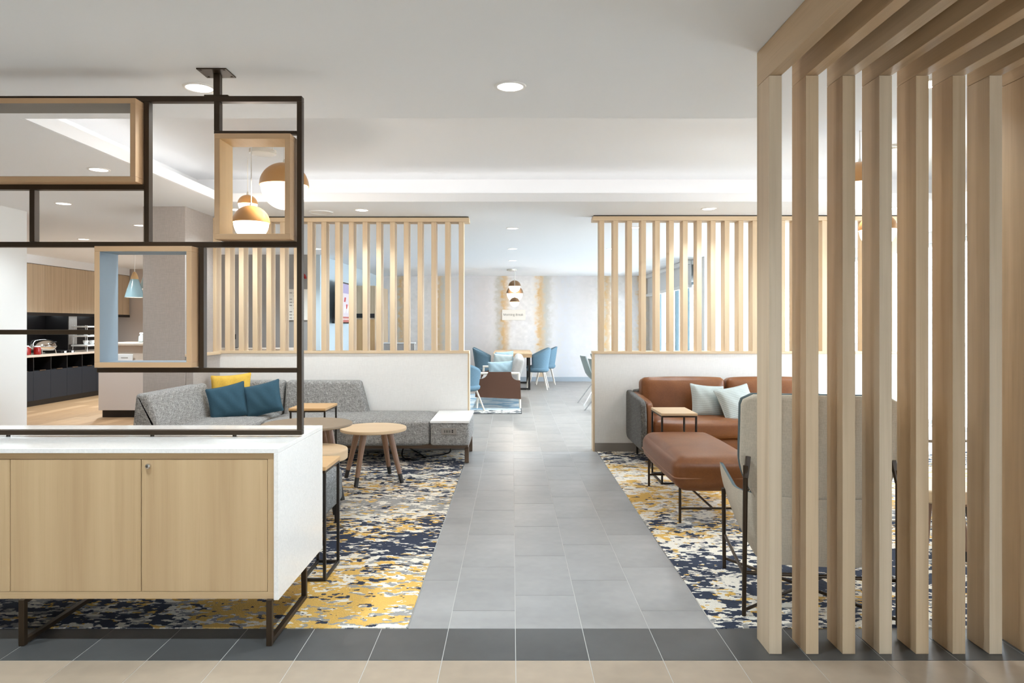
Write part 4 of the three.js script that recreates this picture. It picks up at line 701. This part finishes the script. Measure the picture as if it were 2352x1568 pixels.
// blue tub chairs: a curved shell on four splayed ash legs (local front = -z)
function tubChair(label, group) {
  const t = thing('tub_chair', label, 'chair', [0, 0, 0], group), NS = 28, NT = 8;
  const sheet = (ins) => { const pos = [], idx = []; for (let j = 0; j <= NT; j++) for (let i = 0; i <= NS; i++) { const a = (i / NS * 2 - 1) * 2.05, v = j / NT, c = Math.pow(0.5 + 0.5 * Math.cos(a * 0.95), 0.8), y = 0.40 + (0.18 + 0.30 * c) * v, r = (0.25 - ins) * (0.86 + 0.16 * v); pos.push(r * Math.sin(a), y, r * Math.cos(a) + 0.03 * v * c); } for (let j = 0; j < NT; j++) for (let i = 0; i < NS; i++) { const a = j * (NS + 1) + i, b = a + 1, cc = a + NS + 1, d = cc + 1; idx.push(...(ins ? [a, d, b, a, cc, d] : [a, b, d, a, d, cc])); } return [pos, idx]; };
  const A = sheet(0), C = sheet(0.035), N = (NS + 1) * (NT + 1), pos = [...A[0], ...C[0]], idx = [...A[1], ...C[1].map((v) => v + N)], e = [];
  for (let i = 0; i < NS; i++) { const a = NT * (NS + 1) + i; idx.push(a, a + 1, N + a + 1, a, N + a + 1, N + a); } for (const i of [0, NS]) for (let j = 0; j < NT; j++) { const a = j * (NS + 1) + i, b = a + NS + 1; idx.push(a, b, N + b, a, N + b, N + a); } void e;
  const g = new THREE.BufferGeometry(); g.setAttribute('position', new THREE.Float32BufferAttribute(pos, 3)); g.setIndex(idx); part(t, 'back_shell', smooth(g), M.blueFabric);
  const s = lathe([[0.0005, 0.37], [0.2, 0.37], [0.235, 0.4], [0.24, 0.44], [0.215, 0.475], [0.0005, 0.485]], 32); part(t, 'seat', metreUV(s.toNonIndexed()), M.blueFabric);
  for (const [a, b] of [[-1, -1], [1, -1], [-1, 1], [1, 1]]) { const p0 = [a * 0.13, 0.38, b * 0.13], p1 = [a * 0.22, 0, b * 0.22], pm = p0.map((v, k) => p1[k] + (v - p1[k]) * 0.1); const l = part(t, 'leg', rod(pm, p0, 0.011, 0.016), M.ash); part(l, 'foot_cap', rod(p1, pm, 0.01, 0.011), M.ash); }
  return t;
}
{ const g = 'blue tub chairs at the far dining table', c0 = tubChair('blue tub chair on the window side of the far table, nearest', g); c0.position.set(0.56, 0, -15.05); c0.rotation.y = Math.PI / 2 - 0.12;
  copy(c0, [0.56, 0, -15.62], Math.PI / 2 + 0.05, 'blue tub chair on the window side of the far table, middle one');
  copy(c0, [0.78, 0, -16.3], Math.PI / 2, 'blue tub chair on the window side of the far table, furthest and pulled out');
  copy(c0, [-0.58, 0, -15.2], -Math.PI / 2, 'blue tub chair on the left of the far table, nearest'); copy(c0, [-0.6, 0, -15.85], -Math.PI / 2 + 0.1, 'blue tub chair on the left of the far table, behind the nearest');
  const e = copy(c0, [-0.78, 0, -11.08], -0.5, 'blue tub chair cut off by the left low wall beside the sling sofa'); e.scale.set(1.15, 0.93, 1.15); }
{ const x0 = -0.4, x1 = 0.425, d0 = 14.8, d1 = 16.6, T = 0.79, t = thing('dining_table', 'pale oak dining table with thick edge and black sled legs in the far room', 'table', [0, 0, -15.7]);
  part(t, 'table_top', B(x0, x1, T - 0.03, T, d0, d1, 0.004, 'z'), M.tabletop); part(t, 'edge_apron', B(x0 + 0.002, x1 - 0.002, T - 0.1, T - 0.031, d0 + 0.002, d1 - 0.002, 0.003, 'x'), M.frameWood);
  for (const d of [d0 + 0.05, d1 - 0.1]) { for (const x of [x0 + 0.03, x1 - 0.08]) part(t, 'leg', B(x, x + 0.045, 0.0005, T - 0.101, d, d + 0.045), M.ink); part(t, 'runner', B(x0 + 0.075, x1 - 0.08, 0.0005, 0.04, d, d + 0.045), M.ink); } }
{ const f = await new FontLoader().loadAsync('fonts/droid/droid_sans_regular.typeface.json'), d = DB - 0.007, x0 = X(1153, d), x1 = X(1207, d), y0 = Y(735, d), y1 = Y(711, d);
  const t = thing('wall_sign', 'small cream sign reading Morning Break on the far wallpapered wall', 'sign', [(x0 + x1) / 2, y0, -d]);
  part(t, 'board', B(x0, x1, y0, y1, d - 0.02, d, 0.002), M.board);
  const g = new TextGeometry('Morning Break', { font: f, size: 0.062, depth: 0.004, curveSegments: 4 }); g.computeBoundingBox(); const w = g.boundingBox.max.x, k = (x1 - x0) * 0.85 / w; g.scale(k, k, 1); g.translate(x0 + (x1 - x0) * 0.055, (y0 + y1) / 2 - 0.02, -(d - 0.0205)); part(t, 'lettering', g, M.letter); }
// grey plastic chairs on the right of the dining aisle, facing right (local front = +x)
{ const t = thing('plastic_chair', 'grey plastic shell chair furthest left beside the right low wall', 'chair', [0, 0, 0], 'grey plastic shell chairs'), NS = 14, NW = 10, pos = [], idx = [];
  const prof = (s) => (s < 0.5 ? [0.42 - s * 0.84, 0.445 - 0.02 * Math.sin(s * 6.28)] : (() => { const q = (s - 0.5) * 2; return [-0.0 - 0.04 * Math.min(1, q * 4) - 0.15 * q, 0.445 + 0.40 * Math.pow(q, 1.15)]; })());
  const th = 0.016, N = (NS + 1) * (NW + 1); for (const o of [0, -th]) for (let i = 0; i <= NS; i++) for (let j = 0; j <= NW; j++) { const s = i / NS, w = j / NW * 2 - 1, [x, y] = prof(s), hw = 0.22 - 0.05 * Math.max(0, s - 0.6) / 0.4, lift = 0.035 * w * w; pos.push(x + (s > 0.5 ? lift * 1.2 + o : 0), y + (s <= 0.5 ? lift + o : 0), w * hw); }
  for (const b of [0, N]) for (let i = 0; i < NS; i++) for (let j = 0; j < NW; j++) { const a = b + i * (NW + 1) + j, c = a + NW + 1; idx.push(...(b ? [a, c, c + 1, a, c + 1, a + 1] : [a, c + 1, c, a, a + 1, c + 1])); }
  const edge = []; for (let j = 0; j <= NW; j++) edge.push(j); for (let i = 1; i <= NS; i++) edge.push(i * (NW + 1) + NW); for (let j = NW - 1; j >= 0; j--) edge.push(NS * (NW + 1) + j); for (let i = NS - 1; i > 0; i--) edge.push(i * (NW + 1)); for (let k = 0; k < edge.length; k++) { const a = edge[k], b = edge[(k + 1) % edge.length]; idx.push(a, b, N + b, a, N + b, N + a); }
  const g = new THREE.BufferGeometry(); g.setAttribute('position', new THREE.Float32BufferAttribute(pos, 3)); g.setIndex(idx); part(t, 'seat_shell', smooth(g), M.plastic);
  for (const s of [-1, 1]) { part(t, 'leg', rod([-0.2, 0, s * 0.22], [0.1, 0.44, s * 0.1], 0.009), M.steel); part(t, 'leg', rod([0.42, 0, s * 0.22], [0.3, 0.44, s * 0.1], 0.009), M.steel); }
  t.position.set(X(1333, 12.2) + 0.2, 0, -12.2); t.rotation.y = 0.15;
  copy(t, [X(1354, 11.0) + 0.2, 0, -11.1], 0.25, 'grey plastic shell chair nearest, cut by the right low wall'); copy(t, [X(1356, 12.9) + 0.22, 0, -13.0], 0.2, 'grey plastic shell chair behind the other two at the right low wall');
  roundTable('cafe_table', 'white round cafe table behind the right low wall', 2.35, 12.0, 0.42, 0.75, 0.025, M.whiteTop, M.steel, [0.02, 0.016], 0.4, [0.2, 0.35]); }
{ const t = thing('roller_shade', 'pale grey roller shade box above the dining room window', 'window shade', [3.28, 2.08, -15]); part(t, 'shade_fabric', B(3.285, 3.3, 2.1, 2.57, 12.8, 16.9, 0.002), M.shade); part(t, 'bottom_bar', B(3.24, 3.31, 2.07, 2.13, 12.8, 16.9, 0.004), M.frameWhite); part(t, 'cassette', B(3.2, 3.365, 2.5, 2.58, 12.8, 16.9, 0.01), M.frameWhite); }
{ const t = thing('banquette', 'pale grey high-backed banquette seen low between the left screen slats', 'bench', [-2.3, 0, -14.4]); part(t, 'back', B(-2.66, -2.0, 0.0, 1.0, 14.3, 14.42, 0.015), M.greyFabric); part(t, 'top_trim', B(-2.67, -1.99, 1.0, 1.025, 14.29, 14.43, 0.004), M.whiteTop); const s = cushion(0.64, 0.4, 0.5, 0.05, [0, 0.02, 0]); s.translate(-2.33, 0.21, -14.68); part(t, 'seat', metreUV(s), M.greyFabric); }
{ // wall television, tilted, its picture a print of coloured shapes
  const cv = document.createElement('canvas'); cv.width = 512; cv.height = 288; const c = cv.getContext('2d'); c.fillStyle = '#d9d6e2'; c.fillRect(0, 0, 512, 288); c.fillStyle = '#a9a6cf'; c.fillRect(0, 0, 512, 70); c.fillStyle = '#c04a52'; for (let i = 0; i < 6; i++) c.fillRect(30 + i * 80, 100 + (i % 2) * 50, 52, 34); c.fillStyle = '#e9eef0'; for (let i = 0; i < 5; i++) { c.beginPath(); c.arc(70 + i * 92, 190, 30, 0, 7); c.fill(); } c.fillStyle = '#b86a6a'; c.fillRect(0, 245, 512, 43); c.fillStyle = '#f3eef0'; for (let i = 0; i < 14; i++) c.fillRect(20 + i * 34, 258, 22, 12);
  const tv = new THREE.CanvasTexture(cv); tv.colorSpace = THREE.SRGBColorSpace; const scr = std({ color: '#000000', emissive: '#ffffff', emissiveMap: tv, emissiveIntensity: 0.75, roughness: 0.3 });
  const t = thing('television', 'wall television with pink and lavender picture seen between the left screen slats', 'television', [-3.2, 1.42, -13.0]);
  const h = 0.76, l = 1.3, cs = [-3.14, 1.79, -13.05], tilt = 0.13, body = B(-3.165, -3.115, cs[1] - h / 2, cs[1] + h / 2, 13.05 - l / 2, 13.05 + l / 2, 0.006); rotAt(body, 'Z', -tilt, cs); part(t, 'casing', body, M.black);
  const pg = new THREE.PlaneGeometry(l - 0.05, h - 0.05); pg.rotateY(Math.PI / 2); pg.translate(-3.113, cs[1], cs[2]); rotAt(pg, 'Z', -tilt, cs); part(t, 'screen', pg, scr);
  part(t, 'wall_bracket', B(-3.279, -3.16, 1.6, 1.9, 12.9, 13.2, 0.006), M.black); }
{ const t = thing('wood_cabinet', 'tall brown wood cabinet behind the television', 'cabinet', [-3.0, 0, -15.2]); part(t, 'carcass', B(-3.275, -2.85, 0.0005, 2.2, 14.5, 16.0, 0.004), M.cabinet); for (const k of [0, 1]) part(t, 'door', B(-3.25 + k * 0.2, -3.06 + k * 0.2, 0.1, 1.5, 14.482, 14.499, 0.002), M.orangeTop); part(t, 'niche_strip', B(-3.26, -2.86, 1.53, 1.62, 14.485, 14.499, 0.001), M.black); }
{ const d = 11.895, t = thing('menu_board', 'cream menu board with red emblem on the grey servery wall', 'sign', [X(690, d), 1.5, -d]);
  part(t, 'board', B(X(650, d), X(723, d), Y(735, d), Y(664, d), d - 0.02, d, 0.003), M.board); const lines = []; for (let i = 0; i < 9; i++) for (let j = 0; j < 5; j++) if ((i * 7 + j * 3) % 4) lines.push(B(X(657 + j * 9, d), X(663 + j * 9, d), Y(731 - i * 7.2, d), Y(731 - i * 7.2, d) + 0.013, d - 0.0225, d - 0.0202, 0)); part(t, 'printed_lines', mergeGeometries(lines), M.base);
  const a = new THREE.TorusGeometry(0.09, 0.022, 8, 24, 4.4); a.translate(X(690, d), Y(640, d), -(d - 0.02)); part(t, 'red_emblem', a, M.red); }

// ---------------------------------------------------------------- kitchen
const KX = -8.1, UX = -8.2, KD0 = 10.9, KD1 = 14.95;
{ const t = thing('kitchen_base_cabinet', 'navy base cabinets with open niches under a pale worktop along the kitchen wall', 'cabinet', [-8.4, 0, -13]);
  part(t, 'toe_kick', B(XL + 0.01, KX - 0.06, 0.0005, 0.1, KD0, KD1, 0), M.black); part(t, 'carcass', B(XL + 0.01, KX - 0.02, 0.1, 0.6, KD0, KD1, 0.002), M.black); part(t, 'niche_back', B(XL + 0.01, KX - 0.35, 0.6, 0.835, KD0, KD1, 0), M.black);
  for (let i = 0; i <= 9; i++) part(t, 'divider', B(KX - 0.345, KX - 0.002, 0.601, 0.834, KD0 + i * 0.445, KD0 + i * 0.445 + 0.018, 0.001), M.black);
  for (let i = 0; i < 9; i++) { const dr = part(t, 'door', B(KX - 0.019, KX, 0.1, 0.6, KD0 + i * 0.445 + 0.002, KD0 + (i + 1) * 0.445 - 0.002, 0.002), M.navy); part(dr, 'finger_pull', B(KX - 0.004, KX + 0.012, 0.601, 0.613, KD0 + i * 0.445 + 0.15, KD0 + i * 0.445 + 0.3, 0.002), M.bronze); } }
part(thing('worktop', 'pale stone worktop along the kitchen wall', 'worktop', [-8.4, 0.835, -13]), 'slab', B(XL + 0.005, KX + 0.02, 0.835, 0.875, KD0, KD1, 0.004), M.stone);
{ const t = thing('backsplash', 'black backsplash panels behind the kitchen worktop', 'panel', [-8.7, 0.875, -13]); part(t, 'panel', B(XL + 0.003, XL + 0.02, 0.876, 1.59, KD0, KD1, 0), M.black);
  for (const [a, b] of [[11.2, 11.9], [13.05, 13.95]]) part(t, 'light_panel', B(XL + 0.021, XL + 0.04, 1.0, 1.57, a, b, 0.003), M.greyFabric, 'pale grey panel'); part(t, 'end_panel', B(XL + 0.021, -8.3, 0.876, 1.585, 13.02, 13.045, 0.002), M.black); }
{ const t = thing('overhead_cabinet_run', 'row of tall oak wall cabinets above the kitchen worktop', 'cabinet', [-8.5, 1.59, -13]); part(t, 'carcass', B(XL + 0.005, UX - 0.02, 1.59, 2.44, KD0, KD1, 0.002), M.black);
  for (let i = 0; i < 9; i++) part(t, 'door', B(UX - 0.019, UX, 1.60, 2.43, KD0 + i * 0.45 - 0.02 + 0.002, KD0 + (i + 1) * 0.45 - 0.02 - 0.002, 0.002), M.cabinet);
  part(t, 'valance', B(UX - 0.018, UX - 0.001, 1.545, 1.598, KD0, KD1, 0.001), M.black); part(t, 'under_light', B(-8.6, -8.55, 1.578, 1.59, 11.2, 14.6, 0.002), M.led); const l = new THREE.RectAreaLight(NEUTRAL, 6, 0.05, 3.4); l.position.set(-8.575 + 8.5, 1.574 - 1.59, -12.9 + 13); l.rotation.x = -Math.PI / 2; l.castShadow = true; l.name = 'under_cabinet_glow'; t.add(l); }
{ const s = struct('trim_1'); part(s, 'soffit', B(XL, UX - 0.005, 2.44, CEIL, KD0, KD1, 0), M.ceiling); }
{ const x0 = X(226, 10.4), x1 = -5.06, d = 10.4, t = thing('bar_counter', 'bar counter with pale pink front, stone top and black toe kick', 'counter', [-5.6, 0, -10.8]);
  part(t, 'toe_kick', B(x0 + 0.03, x1, 0.0005, 0.11, d + 0.05, d + 0.75, 0.002), M.black); part(t, 'front_panel', B(x0, x1, 0.11, 0.86, d, d + 0.8, 0.003), M.panelPink); part(t, 'stone_upstand', B(x0 - 0.01, x1, 0.861, 1.075, d + 0.02, d + 0.8, 0.003), M.stone); part(t, 'stone_top', B(x0 - 0.03, x1, 1.076, 1.112, d - 0.03, d + 0.84, 0.004), M.stone); }
{ const d = 10.41, x0 = X(273, d), x1 = X(307, d), t = thing('napkin_dispenser', 'white slotted dispenser box on the front of the bar counter', 'dispenser', [(x0 + x1) / 2, 0.87, -d]); part(t, 'box', B(x0, x1, Y(828, d), Y(813, d), d - 0.03, d - 0.0105, 0.006), M.whiteTop); part(t, 'slot', B(x0 + 0.05, x1 - 0.07, Y(822, d), Y(820, d), d - 0.032, d - 0.0295, 0), M.greyFabric); }
{ const d = 10.9, x = X(326, d), t = thing('small_jar', 'small pale jar standing on the bar counter', 'jar', [x, 1.112, -d]); const g = lathe([[0.0005, 0], [0.045, 0], [0.05, 0.02], [0.045, 0.09], [0.03, 0.11], [0.03, 0.125], [0.0005, 0.125]], 24); g.translate(x, 1.1125, -d); part(t, 'body', g, M.aqua); const l = lathe([[0.034, 0.126], [0.034, 0.15], [0.0005, 0.152]], 20); l.translate(x, 1.1125, -d); part(t, 'lid', l, M.whiteTop); }
{ const d = 10.9, x = X(534, d), t = thing('register_screen', 'small black register screen seen behind the left screen slats', 'monitor', [x, 1.0, -d]); part(t, 'screen', B(x - 0.05, x + 0.05, 1.16, 1.24, d, d + 0.02, 0.004), M.black); part(t, 'stand', B(x - 0.012, x + 0.012, 1.03, 1.16, d + 0.004, d + 0.016, 0.002), M.black); part(t, 'base', B(x - 0.06, x + 0.06, 1.0201, 1.032, d - 0.05, d + 0.06, 0.004), M.black); }
{ const d = 10.9, x = X(534, d), t = thing('service_counter', 'pale service counter behind the left low wall', 'counter', [x, 0, -d]); part(t, 'body', B(x - 0.6, x + 0.9, 0.0005, 0.98, d - 0.3, d + 0.3, 0.004), M.panelPink); part(t, 'top', B(x - 0.63, x + 0.93, 0.981, 1.02, d - 0.33, d + 0.33, 0.004), M.stone); }
{ // chafing dish
  const d = 12.3, x = -8.3, y = 0.8755, t = thing('chafing_dish', 'shiny chrome chafing dish with domed lid on the kitchen worktop', 'chafing dish', [x, y, -d]), put = (g) => { g.translate(x, y, -d); return g; };
  const lid = lathe([[0.2, 0.14], [0.19, 0.18], [0.15, 0.235], [0.08, 0.26], [0.0005, 0.265]], 40); lid.scale(1, 1, 1.3); part(t, 'lid', put(lid), M.chrome); const pan = lathe([[0.0005, 0.06], [0.17, 0.06], [0.2, 0.1], [0.21, 0.138], [0.2, 0.139]], 40); pan.scale(1, 1, 1.3); part(t, 'pan', put(pan), M.chrome); part(t, 'handle', tube([[x + 0.19, y + 0.2, -d - 0.06], [x + 0.25, y + 0.21, -d], [x + 0.19, y + 0.2, -d + 0.06]], 0.009, 16), M.black);
  for (const a of [-1, 1]) for (const b of [-1, 1]) part(t, 'leg', rod([x + a * 0.13, y, -d + b * 0.19], [x + a * 0.12, y + 0.08, -d + b * 0.17], 0.008), M.chrome); }
for (const [d, xx, h, w] of [[11.72, -8.18, 0.14, 'nearest the white wall'], [11.84, -8.24, 0.12, 'in the middle'], [11.93, -8.13, 0.13, 'next to the chafing dish']]) { const y = 0.8755, t = thing('jam_jar', 'glossy red jar on the kitchen worktop, ' + w, 'jar', [xx, y, -d]); const g = lathe([[0.0005, 0], [0.05, 0], [0.055, 0.012], [0.055, h - 0.02], [0.045, h], [0.0005, h]], 24); g.translate(xx, y, -d); part(t, 'body', g, M.red); const l = lathe([[0.047, h + 0.001], [0.047, h + 0.02], [0.0005, h + 0.022]], 24); l.translate(xx, y, -d); part(t, 'lid', l, M.wire); }
for (const [d, w] of [[12.69, 'nearer'], [12.9, 'further']]) { const y = 0.8755, t = thing('serving_tray', 'low black serving tray on the kitchen worktop, the ' + w + ' of two', 'tray', [-8.3, y, -d]); part(t, 'tray_body', B(-8.45, -8.15, y, y + 0.045, d - 0.09, d + 0.09, 0.008), M.black); part(t, 'price_card', B(-8.14, -8.135, y, y + 0.035, d - 0.03, d + 0.03, 0.001), M.whiteTop); }
{ const d = 13.5, x = -8.25, y = 0.8755, t = thing('wire_rack', 'white three-tier wire rack with cups on the kitchen worktop', 'rack', [x, y, -d]);
  for (const a of [-1, 1]) for (const b of [-1, 1]) part(t, 'upright', rod([x + a * 0.14, y, -d + b * 0.2], [x + a * 0.12, y + 0.5, -d + b * 0.17], 0.006), M.wire);
  for (const h of [0.1, 0.28, 0.46]) { const sh = part(t, 'shelf', B(x - 0.16, x + 0.16, y + h, y + h + 0.03, d - 0.22, d + 0.22, 0.006), M.wire); void sh; } }
for (const [k, h, w] of [[-0.1, 0.131, 'lowest tier, left'], [0.1, 0.131, 'lowest tier, right'], [-0.1, 0.311, 'middle tier, left'], [0.1, 0.311, 'middle tier, right']]) { const x = -8.2, d = 13.5 + k, y = 0.8755 + h, t = thing('cup', 'small white cup on the wire rack, ' + w, 'cup', [x, y, -d]), g = lathe([[0.0005, 0], [0.03, 0], [0.045, 0.04], [0.05, 0.08], [0.046, 0.08], [0.04, 0.04], [0.027, 0.006], [0.0005, 0.006]], 24); g.translate(x, y + 0.0005, -d); part(t, 'body', g, M.whiteTop); const hd = new THREE.TorusGeometry(0.02, 0.005, 6, 16); hd.translate(x + 0.06, y + 0.042, -d); part(t, 'handle', hd, M.whiteTop); }

// ---------------------------------------------------------------- shadows on for every mesh, then hand the scene over
scene.traverse((o) => { if (o.isMesh) { o.castShadow = true; o.receiveShadow = true; } });
renderer.render(scene, camera);
